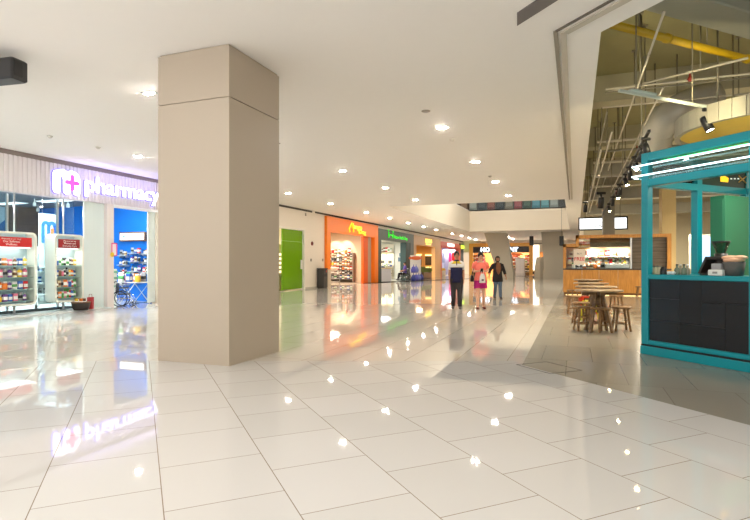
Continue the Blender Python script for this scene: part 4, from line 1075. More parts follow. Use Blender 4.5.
HOOD = mat('hood steel', (176, 172, 160), .22, .9, noise=.1, nscale=3)
MB().extrude([(kx(590)-K0, .2, z2-.15), (kx(590)-K0, .75, z2-.15), (kx(590)-K0, .6, kz(247)), (kx(590)-K0, .05, kz(247))], (K2-kx(590), 0, 0)).build('extractor_hood', HOOD, t)
MB().box((fw, .02, zc+.05), (K2-K0, .03, kz(248.5))).build('counter_glass', glass('counter glass', (246, 248, 246), .4), t)
MB().box((fw, .86, zc), (K2-K0, .9, z1-.1)).build('back_board', mat('kiosk back', (222, 196, 160), .5), t)
MB().box((K2-K0-.06, 0, zc+.05), (K2-K0, .1, z2-.13)).build('steel_post', STEEL, t)
MB().box((kx(605)-K0, .05, zc+.05), (K2-K0-.08, .5, zc+.24), bev=.02).build('steel_tray', STEEL, t)
for z in (1.3, 1.55): MB().box((fw, .45, z-.02), (kx(605)-K0 if z < 1.4 else K2-K0, .84, z)).build('display_shelf', mat('kiosk shelf', (206, 200, 190), .4), t)
random.seed(5)
X = lambda px: kx(px)
for row, (z, a, b2, cs) in enumerate(((1.07, 568, 605, ['orange', 'white', 'brown', 'grey', 'cream', 'black']), (1.3, 568, 603, ['orange', 'cream', 'white', 'red', 'grey']), (1.55, 568, 631, ['red', 'white', 'pink', 'cream', 'orange']), (1.26, 606, 630, ['red', 'black', 'brown', 'white', 'grey', 'yellow']))):
    if row == 3:
        MB().box((kx(605)-K0, .5, 1.24), (K2-K0-.08, .84, 1.26)).build('display_shelf', mat('kiosk shelf', (206, 200, 190), .4), t)
    stock((X(a), KY+(.35 if row == 0 else .62), z), (X(b2), KY+(.35 if row == 0 else .62), z), 10, f'in the wooden kiosk, {["on the counter behind glass", "on the middle shelf", "on the upper shelf", "above the steel tray"][row]}', 'food packets in the wooden kiosk', 1.7, cols=cs)
for i in range(5):
    p = kx(579+2.4*i)
    for j in range(2):
        good('pouch', ['red', 'yellow'][j], (p, KY+.2, kz(244 if j == 0 else 248)), f'hanging at the kiosk upper corner, {ORD[i]} from the left', 'packets hung at the kiosk corner', .75)
MB().box((K1-K0+.1, .28, kz(244)-.03), (kx(590)-K0, .36, kz(244))).build('hanging_rail', KW, t); MB().box((K1-K0+.1, .1, kz(248)-.03), (kx(590)-K0, .36, kz(248))).build('hanging_rail', KW, t)
pa, pb = ony(573.6, 249, KY-.1), ony(585.2, 263.8, KY-.1)
sgn = thing('price_placard', 'white placard with red print standing on the left end of the kiosk counter', 'placard', (pa.x, KY-.02, 1.07))
W2 = pb.x-pa.x
MB().box((0, -.01, .14), (W2, .01, pa.z-1.07), bev=.004).build('board', paint('placard white', (236, 222, 206), .5), sgn)
MB().tube([(W2/2, 0, 0), (W2/2, 0, .2)], .015).box((W2/2-.1, -.05, 0), (W2/2+.1, .05, .015)).build('stand', STEEL, sgn)
text('lettering', 'FREE', .19, paint('placard red', (200, 50, 50)), sgn, (W2/2, -.012, .32), RY, .001, .004)
text('lettering', 'BUY', .1, paint('placard grey', (110, 100, 90)), sgn, (W2/2, -.012, .56), RY, .001)
struct('trim_14', MB().box((K0+.1, KY+.02, .005), (K3-.1, KY+.04, .03)), mat('kiosk toe light', (255, 220, 150), .5, emit=1.))
for px in (593, 612, 626):
    spotlight((kx(px), KY+.3, 1.84), (kx(px), KY+.65, 1.2), 50, 150, (1, .9, .7))
# wall of the next shops behind the kiosk
t = thing('back_counter_screen', 'small pale blue lit screen far behind the teal kiosk', 'screen', (ony(704, 264, 28).x, 28, 1.0))
MB().box((-.6, -.05, 0), (.6, .05, 1.6), bev=.02).build('case', mat('screen frame', (220, 214, 200), .5), t); MB().box((-.45, -.06, .3), (.45, -.05, 1.5)).box((-.5, -.2, -1.0), (.5, .2, -.96)).box((-.06, -.04, -.96), (.06, .04, 0)).build('screen', mat('blue screen', (150, 190, 230), .5, emit=.9), t)

# ------------------------------------------------------------------ tables and stools
TW = wood('table wood', (92, 66, 40), (140, 106, 66), .4, (3, 12, 12)); TTOP = wood('table top wood', (116, 92, 66), (164, 138, 104), .28, (2, 12, 2))
def round_table(loc, label, rz):
    t = thing('round_table', label, 'table', loc, rz, 'round wooden tables in a row')
    MB().lathe([(.001, .742), (.41, .742), (.42, .748), (.42, .766), (.41, .775), (.001, .775)], n=36).build('table_top', TTOP, t)
    MB().box((-.3, -.04, .68), (.3, .04, .735)).box((-.04, -.3, .68), (.04, .3, .735)).build('bearer', TW, t)
    for k in range(4):
        a = PI/4+k*PI/2; c, s = math.cos(a), math.sin(a)
        MB().loft([((.27*c, .27*s, 0), .03, .032), ((.08*c, .08*s, .69), .03, .03)], 4, smooth=False).build('leg', TW, t)
    MB().loft([((0, 0, .35), .03, .03), ((0, 0, .7), .035, .035)], 8).build('centre_post', TW, t)
    return t
SW = wood('stool wood', (104, 74, 44), (156, 118, 74), .45, (3, 12, 12))
def wood_stool(loc, label, rz):
    t = thing('wooden_stool', label, 'stool', loc, rz, 'wooden stools around the round tables')
    MB().lathe([(.001, .415), (.165, .415), (.175, .425), (.175, .445), (.165, .455), (.001, .452)], n=24).build('seat', SW, t)
    for k in range(4):
        a = PI/4+k*PI/2; c, s = math.cos(a), math.sin(a)
        MB().loft([((.185*c, .185*s, 0), .02, .02), ((.12*c, .12*s, .418), .022, .022)], 6, smooth=False).build('leg', SW, t)
    for k in range(4):
        a, b = PI/4+k*PI/2, PI/4+(k+1)*PI/2; z = .14+.05*(k % 2); r = .172-.02*(k % 2)
        MB().tube([(r*math.cos(a), r*math.sin(a), z), (r*math.cos(b), r*math.sin(b), z)], .012, 6).build('stretcher', SW, t)
    return t
def metal_stool(loc, label, rz, m):
    t = thing('metal_stool', label, 'stool', loc, rz)
    b = MB()
    o = [(a, c, .44) for a, c in rrect(.3, .3, .05)]; i_ = [(a, c, .4) for a, c in rrect(.33, .33, .05)]
    n = len(o); b.add([Vector(v) for v in o+i_], [tuple(range(n))]+[(k, (k+1) % n, n+(k+1) % n, n+k) for k in range(n)])
    b.build('seat', m, t)
    for sx in (-1, 1):
        for sy in (-1, 1):
            MB().loft([((.2*sx, .2*sy, 0), .025, .025), ((.145*sx, .145*sy, .42), .05, .05)], 4, smooth=False).build('leg', m, t)
    for s in (-1, 1):
        MB().loft([((s*.165, -.165, .18), .02, .008), ((s*.165, .165, .18), .02, .008)], 4, smooth=False).loft([((-.165, s*.165, .22), .008, .02), ((.165, s*.165, .22), .008, .02)], 4, smooth=False).build('brace', m, t)
    return t
tabs = [(.41, 10.55), (.42, 12.25), (.38, 14.4), (.38, 17.5)]
tn = ['nearest the viewer', 'second from the viewer', 'third from the viewer', 'farthest, close to the wooden kiosk']
for (x, y), nm in zip(tabs, tn): round_table((x, y, 0), f'round wooden cafe table, {nm} in the row of four', .2)
T = tabs
a = onz(583, 330.5); b = onz(600, 331)
wood_stool((a.x, a.y, 0), 'round wooden stool at the nearest table, its front left seat', .3)
wood_stool((b.x+.0, b.y-.16, 0), 'round wooden stool directly in front of the nearest table', .65)
wood_stool((T[0][0]+.4, T[0][1]+.3, 0), 'round wooden stool behind the nearest table on its right', .2)
wood_stool((T[1][0]-.3, T[1][1]-.42, 0), 'round wooden stool in front left of the second table', .5)
wood_stool((T[2][0]-.42, T[2][1]-.3, 0), 'round wooden stool left of the third table', .1)
wood_stool((T[3][0]-.45, T[3][1]-.2, 0), 'round wooden stool left of the farthest table', .8)
wood_stool((T[2][0]+.6, T[2][1]+.2, 0), 'round wooden stool right of the third table', .4)
a = onz(593.5, 300.5, .44); b = onz(587, 296, .44)
metal_stool((a.x, a.y, 0), 'bright yellow metal stool behind the nearest table', .35, mat('yellow stool paint', (222, 206, 30), .35))
metal_stool((b.x, b.y, 0), 'red metal stool behind the second table', .2, mat('red stool paint', (206, 60, 30), .35))
p = onz(637.5, 299)
wood_stool((p.x+.1, p.y, 0), 'wooden stool alone at the edge of the teal kiosk post, before the wooden kiosk', .1)

# ------------------------------------------------------------------ TEAL KIOSK
OX, OY = onz(641, 353.4).x, onz(641, 353.4).y
TEAL = mat('teal paint', (0, 140, 152), .35, noise=.01); BT = mat('black tile', (15, 14, 17), .3, noise=.1, nscale=3)
R45 = math.radians(-45)
def bl(px, py):
    r = Vector(ray(px, py)); r = Matrix.Rotation(-R45, 3, 'Z') @ r
    return r
CL = Matrix.Rotation(-R45, 3, 'Z') @ Vector((-OX, -OY, 0))
def by(px, py, ly):
    r = bl(px, py); t = (ly-CL.y)/r.y; return CL.x+r.x*t, EYE+r.z*t
def bx(px, py, lx):
    r = bl(px, py); t = (lx-CL.x)/r.x; return CL.y+r.y*t, EYE+r.z*t
kb = thing('teal_kiosk', 'teal framed coffee kiosk with black tiled counter front and neon tubes', 'kiosk', (OX, OY, 0), R45)
W, Dp = 2.7, 2.3; P = .105
ZT = by(641, 154, 0)[1]; Z2 = by(648, 179, 0)[1]; Z3 = by(648, 186.3, 0)[1]; ZS = by(645, 274.4, 0)[1]; ZS0 = by(648, 279, 0)[1]
XR = by(748.5, 264, 0)[0]
def wp(lo, hi, nm, m=TEAL, bev=.006): return MB().box(lo, hi, bev=bev).build(nm, m, kb)
wp((-.01, -.01, .0), (W, Dp, .115), 'plinth'); wp((.0, .0, .115), (W-.01, Dp-.01, .14), 'plinth_gap', BLACK, 0)
for x, y in ((0, 0), (XR, 0), (W-P, 0), (0, Dp-P), (W-P, Dp-P)): wp((x, y, .14), (x+P, y+P, ZT), 'post')
MYc = bx(693, 230, 0)[0]
wp((0, MYc-.05, .14), (P, MYc+.06, ZT), 'post')
wp((P, .005, ZT-.11), (W-P, P, ZT), 'top_beam'); wp((.005, P, ZT-.11), (P, Dp-P, ZT), 'top_beam'); wp((P, Dp-P, ZT-.11), (W-P, Dp-.005, ZT), 'top_beam'); wp((W-P, P, ZT-.11), (W-.005, Dp-P, ZT), 'top_beam')
wp((P, .005, Z3), (W-P, P, Z2), 'middle_beam'); wp((.005, P, Z3), (P, Dp-P, Z2), 'middle_beam'); wp((P, Dp-P, Z3), (W-P, Dp-.005, Z2), 'middle_beam')
wp((P, .005, ZS0), (W-P, P, ZS), 'sill_beam'); wp((.005, P, ZS0), (P, Dp-P, ZS), 'sill_beam')
wp((P, .005, .14), (W-P, P, .2), 'bottom_beam'); wp((.005, P, .14), (P, Dp-P, .2), 'bottom_beam')
wp((.02, .05, .14), (.06, Dp-.1, ZS0), 'side_panel', mat('kiosk side black', (26, 26, 30), .3), 0)
# black tiles, laid in the photographed pattern
xs = lambda px: by(px, 300, .03)[0]
zs = lambda px, py: by(px, py, .03)[1]
zb, zt = .2, ZS0
v = [P, xs(679), xs(701.6), xs(725.5), XR]
za = zs(660, 298.5); zc_ = zs(660, 321); zd = zs(710, 302.5); ze = zs(690, 324.5); zf = zs(712, 326)
tl = [(v[0], v[1], za, zt), (v[0], v[1], zc_, za), (v[0], v[1], zb, zc_), (v[1], v[2], ze, zt), (v[2], v[4], zd, zt), (v[2], v[3], ze, zd), (v[1], v[3], zb, ze), (v[3], v[4], zb, zd),
      (XR+P, W-P, zb, (zb+zt)/2), (XR+P, W-P, (zb+zt)/2, zt)]
wp((P, .045, zb), (W-P, .07, zt), 'tile_backing', mat('tile joint', (64, 62, 60), .6), 0)
for x0, x1, z0, z1_ in tl: wp((x0+.002, .03, z0+.002), (x1-.002, .05, z1_-.002), 'front_tile', BT, .001)
wp((P, .06, ZS-.04), (W-P, .55, ZS-.002), 'counter_top', TEAL)
wp((P, .15, .14), (W-.12, .5, ZS-.05), 'counter_body', mat('kiosk inner', (30, 80, 76), .5), 0)
wp((P, P, .13), (W-P, Dp-P, .145), 'kiosk_floor', mat('kiosk floor', (96, 96, 90), .5), 0)
TG = glass('transom glass', (225, 245, 245), 1.6)
wp((P, .05, Z2), (W-P, .056, ZT-.11), 'transom_glass', TG, 0)
wp((.05, P, Z2), (.056, MYc-.05, ZT-.11), 'transom_glass', TG, 0)
NE = mat('neon white', (235, 255, 255), .4, emit=1.7, ergb=(214, 250, 255)); NEG = mat('neon green strip', (60, 255, 150), .4, emit=2., ergb=(60, 255, 140))
za, zb2 = by(640, 166, -.06)[1], by(640, 176, -.06)[1]
for z in (za, zb2):
    t2 = MB().tube([(-.09, -.07, z), (W-.2, -.07, z)], .0105, 8).build('neon_tube', NE, kb)
    
    for x in (.02, XR+.03): MB().box((x, -.07, z-.01), (x+.03, -.005, z+.01), bev=.003).build('bracket', TEAL, t2)
for z in (za-.03, zb2-.02):
    t2 = MB().tube([(-.07, -.05, z), (-.07, MYc+.1, z)], .009, 8).build('neon_tube', NE, kb)
    
    for y in (.03, MYc): MB().box((-.07, y, z-.01), (-.005, y+.03, z+.01), bev=.003).build('bracket', TEAL, t2)
MB().tube([(.25, .09, ZT-.135), (W-.2, .09, ZT-.135)], .01, 6).build('neon_strip', NEG, kb)
MB().tube([(P+.4, Dp-.15, ZT-.2), (W-.2, Dp-.15, ZT-.2)], .012, 6).build('neon_strip', NEG, kb)
# menu board
mb_ = wp((.065, MYc+.07, Z2+.0), (.09, Dp-P, ZT-.1), 'menu_board', mat('board dark green', (14, 46, 34), .5), 0)
zi = lambda px, py: bx(px, py, .09)
y_, z_ = zi(724, 179)
b = MB(); b.extrude([(.092, y_-.09, z_-.045), (.092, y_+.09, z_-.045), (.092, y_+.1, z_+.02), (.092, y_+.02, z_+.045), (.092, y_-.09, z_+.05)], (.004, 0, 0)); b.build('cup_icon', mat('icon yellow', (250, 190, 30), .5, emit=.6), mb_)
b = MB()
for px in (731, 734.5, 738): 
    y2, z2_ = zi(px, 178.8); b.box((.092, y2-.02, z2_-.009), (.096, y2+.02, z2_+.009))
y2, z2_ = zi(742, 179.4)
b.build('dots', mat('icon white', (220, 230, 220), .5, emit=.4), mb_)
b = MB().tube([(.095, y2-.09, z2_-.05), (.095, y2+.09, z2_+.05)], .01, 5).tube([(.095, y2-.09, z2_+.05), (.095, y2+.09, z2_-.05)], .01, 5)
b.build('crossed_icon', mat('icon gold', (206, 160, 80), .5), mb_)
# green cabinet inside
gx0, gx1 = by(710, 235, 1.2)[0], by(725, 235, 1.2)[0]
gz = by(712, 196.5, 1.2)[1]
gc_ = thing('green_cabinet', 'tall plain green cabinet standing inside the teal kiosk', 'cabinet', (OX, OY, .145), R45)
GC = mat('cabinet green', (40, 118, 82), .5, noise=.02)
MB().box((gx0, 1.2, 0), (gx1, 2.14, gz-.145), bev=.006).build('body', GC, gc_)
d_ = MB().box((gx0+.02, 1.185, .1), (gx1-.02, 1.2, gz-.2), bev=.004).build('door', GC, gc_)
MB().box((gx1-.07, 1.165, 1.0), (gx1-.05, 1.185, 1.2)).build('handle', STEEL, d_)
def bw(lx, ly, z): 
    q = Matrix.Rotation(R45, 3, 'Z') @ Vector((lx, ly, 0)); return (OX+q.x, OY+q.y, z)
def onc(px, ly): return bw(by(px, 272, ly)[0], ly, ZS)
# things on the counter
POSM = mat('terminal dark', (54, 44, 40), .35)
t = thing('cash_terminal', 'dark tilted cash terminal screen on the teal kiosk counter', 'cash terminal', onc(711.5, .3), R45)
MB().box((-.1, -.1, 0), (.16, .14, .03), bev=.01).build('base', POSM, t)
MB().extrude([(-.13, -.08, .02), (-.1, -.08, .02), (.0, -.08, .24), (-.03, -.08, .24)], (0, .2, 0)).build('screen', POSM, t)
MB().box((-.02, -.08, .2), (.2, .1, .24), bev=.01).build('canopy', POSM, t)
t = thing('coffee_grinder', 'black coffee grinder with a clear hopper on the kiosk counter', 'coffee grinder', onc(718.5, .42), R45)
MB().box((-.09, -.12, 0), (.09, .12, .06), bev=.02).loft([((0, .05, .06), .06, .08), ((0, .05, .28), .07, .09)], 10).build('body', POSM, t)
MB().loft([((0, .05, .28), .05, .05), ((0, .05, .42), .1, .1)], 14, cap=False).build('hopper', glass('hopper glass', (200, 196, 190), .8), t)
MB().lathe([(.001, .42), (.105, .42), (.105, .44), (.001, .445)], (0, .05, 0), 16).build('lid', BLACK, t)
t = thing('paper_cup_box', 'white box of napkins at the front of the kiosk counter', 'box', onc(717.5, .12), R45)
MB().box((-.09, -.05, 0), (.09, .05, .075), bev=.006).build('box', paint('box white', (226, 226, 220)), t)
MB().box((-.03, -.053, .025), (.03, -.05, .05)).build('label_patch', paint('print grey', (140, 140, 136)), t)
MB().box((-.06, -.03, .075), (.06, .03, .15), bev=.004).build('napkins', paint('napkin grey', (150, 150, 152)), t)
t = thing('pastry_basket', 'dark basket with pale folded cloth at the right end of the kiosk counter', 'basket', onc(734, .2), R45)
MB().lathe([(.001, 0), (.1, 0), (.12, .17), (.11, .17), (.001, .02)], n=16).build('basket', paint('basket grey', (84, 82, 78), .6, noise=.2, nscale=40), t)
b = MB().ball((0, 0, .19), .12, .1, .04).ball((-.04, 0, .22), .1, .09, .03).ball((.06, .02, .22), .08, .08, .03); b.build('cloth', paint('cloth pale orange', (236, 186, 150), .8), t)
for i, px in enumerate((653, 656.2, 659.4)):
    t = thing('storage_jar', f'cream lidded jar by the left post of the teal kiosk, {ORD[i]} from the post', 'jar', onc(px, .16), R45, 'cream jars on the kiosk counter')
    MB().lathe([(.001, 0), (.026, 0), (.03, .01), (.03, .085), (.026, .1)], n=12).build('jar', paint('jar cream', (196, 186, 150)), t); MB().lathe([(.028, .1), (.03, .105), (.03, .118), (.001, .122)], n=12).build('lid', paint('lid dark', (110, 104, 90)), t)
t = thing('storage_jar', 'black canister next to the cream jars on the teal kiosk counter', 'jar', onc(663.5, .17), R45)
MB().lathe([(.001, 0), (.04, 0), (.042, .01), (.042, .075), (.03, .09)], n=14).build('jar', BLACK, t); MB().lathe([(.03, .09), (.032, .1), (.001, .104)], n=12).build('lid', DARK, t)
for i, px in enumerate((669, 672.5)):
    t = thing('white_cup', f'small white cup between canister and bottles, {["left", "right"][i]} of the pair', 'cup', onc(px, .16), R45)
    MB().lathe([(.001, 0), (.022, 0), (.03, .045), (.027, .045), (.02, .006)], n=12).build('cup', PW, t); MB().tube([(.028, 0, .035), (.045, 0, .03), (.045, 0, .018), (.026, 0, .012)], .004, 5).build('handle', PW, t)
for i, px in enumerate((677, 680.5, 684, 687.5)):
    t = thing('syrup_bottle', f'bottle in the cluster before the inner teal kiosk post, {ORD[i]} from the left', 'bottle', onc(px, .22+.05*(i % 2)), R45, 'bottles on the kiosk counter')
    MB().lathe([(.001, 0), (.03, 0), (.032, .01), (.032, .075), (.013, .1), (.013, .125)], n=12).build('bottle', paint('bottle %d' % (i % 2), [(110, 122, 104), (150, 144, 128)][i % 2], .25), t); MB().lathe([(.015, .125), (.015, .14), (.001, .142)], n=10).build('cap', [BLACK, PW][i % 2], t)
lamp(bw(1.3, 1.0, ZT-.14), .8, 22, (1, .92, .8))
# ================================================================== PEOPLE  (local: facing -Y, own right hand at -X)
def V(*a): return Vector(a)
def hand_geo(b, wrist, direc, palm_n, h, side, curl=.5):
    """palm, four unequal fingers bent at the knuckles, and a thumb leaving the side of the palm."""
    d = Vector(direc).normalized(); nrm = Vector(palm_n); nrm = (nrm-d*nrm.dot(d)).normalized(); s = d.cross(nrm)*side
    L = .05*h; w = Vector(wrist)
    b.loft([(w-d*.008*h, .016*h, .011*h), (w+d*L*.4, .021*h, .011*h), (w+d*L, .022*h, .009*h), (w+d*(L+.004*h), .018*h, .006*h)], 10, ref=tuple(s))
    for i, (o, fl) in enumerate(((.0165, .045), (.0055, .051), (-.0055, .047), (-.0165, .037))):
        p = w+d*(L*.85)+s*(o*h); q = p; pts = [p]; dd = d.copy()
        for k in range(3):
            dd = (dd+nrm*curl*.7).normalized() if k else (dd+nrm*curl*.35).normalized()
            q = q+dd*(fl*h*(.46, .32, .22)[k]+.003*h); pts.append(q)
        b.loft([(pp, .0062*h*(1-.1*k), .0062*h*(1-.1*k)) for k, pp in enumerate(pts)], 7)
    p = w+d*L*.3+s*.016*h
    b.loft([(p, .008*h, .008*h), (p+(d*.6+s*.7+nrm*.3)*.024*h, .0075*h, .0075*h), (p+(d*1.3+s*.75+nrm*.6)*.034*h, .006*h, .006*h)], 7)
def head_geo(b, c, h, tilt=0., yaw=0.):
    g = MB(); H_ = h
    g.loft([((0, -.006*H_, -.064*H_), .018*H_, .018*H_), ((0, -.008*H_, -.056*H_), .03*H_, .034*H_), ((0, -.004*H_, -.038*H_), .039*H_, .047*H_), ((0, 0, -.012*H_), .045*H_, .054*H_), ((0, .002*H_, .014*H_), .047*H_, .057*H_),
            ((0, .005*H_, .038*H_), .043*H_, .052*H_), ((0, .006*H_, .056*H_), .03*H_, .036*H_), ((0, .006*H_, .064*H_), .01*H_, .012*H_)], 18)
    g.loft([((0, -.05*H_, .008*H_), .005*H_, .005*H_), ((0, -.059*H_, -.01*H_), .008*H_, .007*H_), ((0, -.054*H_, -.018*H_), .008*H_, .004*H_)], 8)
    g.loft([((0, -.044*H_, -.034*H_), .016*H_, .006*H_), ((0, -.048*H_, -.032*H_), .012*H_, .004*H_)], 8)
    for s in (-1, 1): g.ball((s*.048*H_, .006*H_, -.004*H_), .008*H_, .012*H_, .016*H_, 8)
    M = Matrix.Translation(c) @ Matrix.Rotation(yaw, 4, 'Z') @ Matrix.Rotation(tilt, 4, 'X')
    g.move(M); b.add(g.v, g.f, 0, True); return M
def face_parts(t, M, h, hairm, hair='short', eyes=True):
    g = MB()
    for s in (-1, 1): g.ball((s*.018*h, -.049*h, .004*h), .007*h, .005*h, .004*h, 8)
    g.move(M).build('eyes', mat('eye dark', (40, 28, 24), .3), t)
    g = MB()
    for s in (-1, 1): g.loft([((s*.008*h, -.053*h, .016*h), .003*h, .002*h), ((s*.026*h, -.046*h, .017*h), .003*h, .002*h)], 6)
    g.move(M).build('eyebrows', hairm, t)
    g = MB().loft([((-.014*h, -.05*h, -.0325*h), .002*h, .002*h), ((0, -.0535*h, -.033*h), .004*h, .003*h), ((.014*h, -.05*h, -.0325*h), .002*h, .002*h)], 6)
    g.move(M).build('lips', mat('lips', (166, 92, 80), .5), t)
    if hair:
        g = MB(); vs = []; fs = []; n = 20; m = 9
        for i in range(m+1):
            th = PI*.5*i/m*1.55
            for k in range(n):
                a = 2*PI*k/n; front = max(0, -math.sin(a))
                tt = th*(1-.52*front**1.5) if hair != 'long' else th*(1-.5*front**2)
                r = 1.07
                vs.append((.048*h*r*math.sin(tt)*math.cos(a), .005*h+.058*h*r*math.sin(tt)*math.sin(a), .006*h+.062*h*r*math.cos(tt)))
        for i in range(m):
            for k in range(n):
                j = (k+1) % n; fs.append((i*n+k, i*n+j, (i+1)*n+j, (i+1)*n+k))
        fs.append(tuple(range(m*n, m*n+n)))
        g.add(vs, fs, 0, True)
        if hair == 'bun': g.ball((0, .06*h, .03*h), .024*h, .024*h, .024*h)
        g.move(M).build('hair', hairm, t)
def body(t, h, J, skin, head_tilt=0., head_yaw=0., curl=.5, palms=None, vox=.0075):
    """J: joint dict with sh_l, el_l, wr_l, hip_l, kn_l, an_l and toe_l (and _r), in units of height."""
    b = MB()
    px = J.get('pelvis', (0, 0, .5)); P0 = V(*px)
    def T(z, rx, ry, y=0, x=0): return (((P0.x*(1-(z-.5)/.35)+x)*h, (P0.y+y)*h, (P0.z-.5+z)*h), rx*h, ry*h)
    b.loft([T(.455, .05, .045), T(.48, .09, .062), T(.53, .094, .062), T(.60, .078, .052), T(.68, .092, .06), T(.75, .1, .06, .004), T(.79, .092, .05, .006), T(.818, .05, .036, .008), T(.83, .034, .032, .006), T(.885, .03, .031, -.004)], 18)
    HC = V(J.get('headx', 0), P0.y-.008, P0.z-.5+.933)*h
    M = head_geo(b, HC, h, head_tilt, head_yaw)
    for sd, sx in (('l', 1), ('r', -1)):
        S, E_, W_ = (V(*J[k+sd])*h for k in ('sh_', 'el_', 'wr_'))
        b.loft([(S+V(-sx*.03, 0, .004)*h, .03*h, .03*h), (S, .031*h, .031*h), (S.lerp(E_, .5), .027*h, .027*h), (E_, .022*h, .022*h)], 12)
        b.loft([(E_+(S-E_).normalized()*.012*h, .022*h, .022*h), (E_.lerp(W_, .3), .0225*h, .0225*h), (W_, .0145*h, .0135*h)], 12)
        dr, pn = (palms or {}).get(sd, ((W_-E_).normalized(), (-sx, .2, 0)))
        hand_geo(b, W_, dr, pn, h, sx if sd == 'l' else sx, curl)
        Hh_, K, A, TO = (V(*J[k+sd])*h for k in ('hip_', 'kn_', 'an_', 'toe_'))
        b.loft([(Hh_+V(0, 0, .03)*h, .05*h, .054*h), (Hh_, .052*h, .056*h), (Hh_.lerp(K, .5), .045*h, .047*h), (K, .032*h, .033*h)], 14)
        b.loft([(K+(Hh_-K).normalized()*.02*h, .033*h, .034*h), (K.lerp(A, .3), .033*h, .035*h), (A, .02*h, .021*h)], 14)
        fd = (TO-A); fd.z = 0
        b.loft([(A+V(0, .018, -.005)*h, .02*h, .024*h), (A+V(0, -.0, -.012)*h, .022*h, .026*h), (A.lerp(TO, .6)+V(0, 0, -.004)*h, .026*h, .016*h), (TO, .022*h, .009*h)], 10)
    o = b.build('body', skin, t); fuse(o, vox)
    return M
def mid(a, b, f): return tuple(V(*a).lerp(V(*b), f))
def legcloth(b, h, J, sd, zf, e=1.14, flare=1., mi=0):
    Hh_, K, A = (V(*J[k+sd])*h for k in ('hip_', 'kn_', 'an_'))
    secs = [(Hh_+V(0, 0, .035)*h, .058*h, .068*h), (Hh_, .06*h, .066*h), (Hh_.lerp(K, .5), .053*h*e/1.1, .055*h*e/1.1), (K, .042*h*flare, .043*h*flare), (K.lerp(A, .5), .042*h*flare, .043*h*flare), (A+V(0, 0, .0)*h, .036*h*flare, .038*h*flare)]
    if zf < 1:
        q = Hh_.lerp(K, zf*2); secs = [secs[0], secs[1], (q, .06*h*flare, .062*h*flare)]
    b.loft(secs, 14, mi)
def sleeve(b, h, J, sd, f, w=1.3, mi=0, mi2=None, fs=None):
    S, E_, W_ = (V(*J[k+sd])*h for k in ('sh_', 'el_', 'wr_')); sx = 1 if sd == 'l' else -1
    secs = [(S+V(-sx*.045, 0, .012)*h, .036*h*w, .036*h*w), (S, .033*h*w, .033*h*w)]
    if f <= 1: secs.append((S.lerp(E_, f), .031*h*w, .031*h*w))
    else: secs += [(E_, .026*h*w, .026*h*w), (E_.lerp(W_, f-1), .021*h*w, .021*h*w)]
    b.loft(secs, 14, mi)
def shoes(t, h, J, m, low=False):
    for sd in 'lr':
        A, TO = V(*J['an_'+sd])*h, V(*J['toe_'+sd])*h; z0 = 0
        b = MB(); g = TO.z-.012*h
        b.loft([(A+V(0, .026, -.022)*h, .021*h, .016*h), (A+V(0, .0, -.016)*h, .026*h, .026*h if not low else .012*h), (A.lerp(TO, .6)+V(0, 0, -.0)*h, .029*h, .017*h), (TO+V(0, -.008, .0)*h, .024*h, .012*h), (TO+V(0, -.016, -.002)*h, .01*h, .006*h)], 12)
        b.build('shoe', m, t)
def stand(yl=0., yr=0., kl=0., kr=0.):
    J = {}
    for sd, sx, dy, kk in (('l', 1, yl, kl), ('r', -1, yr, kr)):
        J['hip_'+sd] = (sx*.052, 0, .485); J['kn_'+sd] = (sx*.054, dy*.45-.012-kk, .27+kk*.3)
        J['an_'+sd] = (sx*.056, dy+kk*.6, .04+kk*.35); J['toe_'+sd] = (sx*.064, dy-.095+kk*.5, .012+kk*.1)
    return J
def person(loc, label, yaw): return thing('person', label, 'person', (loc[0], loc[1], 0), yaw)
FACE = math.radians(20)     # towards the viewer

# man in navy polo
h = 1.61; mp = onz(456.5, 308.6)
t = person(mp, 'man in navy polo with white chest and yellow shoulders walking beside the woman in pink', math.radians(14))
J = stand(-.05, .035, 0, .012)
for sd, sx in (('l', 1), ('r', -1)):
    J['sh_'+sd] = (sx*.098, .006, .79); J['el_'+sd] = (sx*.118, .02, .635); J['wr_'+sd] = (sx*.124, -.03+.02*sx, .505)
SK1 = mat('skin tan', (176, 126, 96), .5); HB = mat('hair black', (22, 18, 18), .5)
M = body(t, h, J, SK1, .0, .05, .45)
face_parts(t, M, h, HB, 'short')
g = MB()
for s in (-1, 1):
    pts = [((s*.019+.012*math.cos(2*PI*k/12))*h, -.056*h, (.004+.009*math.sin(2*PI*k/12))*h) for k in range(13)]
    g.tube(pts, .0013*h, 5).tube([(s*.031*h, -.055*h, .006*h), (s*.049*h, .004*h, .006*h)], .0013*h, 5)
g.tube([(-.007*h, -.057*h, .005*h), (.007*h, -.057*h, .005*h)], .0013*h, 5)
g.move(M).build('glasses', BLACK, t)
NAVY = mat('navy cloth', (24, 24, 62), .85, noise=.06); WC = mat('white cloth', (232, 228, 224), .8); YC = mat('yellow cloth', (226, 200, 50), .8)
def TT(z, rx, ry, y=0): return ((0, y*h, z*h), rx*h, ry*h)
b = MB()
b.loft([TT(.455, .112, .082), TT(.5, .11, .08), TT(.58, .1, .07), TT(.66, .105, .072), TT(.715, .11, .072)], 20, 0)
b.loft([TT(.715, .11, .072), TT(.75, .112, .07, .003), TT(.778, .108, .064, .004)], 20, 1)
b.loft([TT(.778, .108, .064, .004), TT(.80, .096, .056, .006), TT(.822, .06, .046, .008), TT(.832, .044, .042, .006)], 20, 2)
b.build('polo_shirt', [NAVY, WC, YC], t)
b = MB(); sleeve(b, h, J, 'l', .72, 1.12); b.build('sleeve', WC, t); b = MB(); sleeve(b, h, J, 'r', .72, 1.12); b.build('sleeve', WC, t)
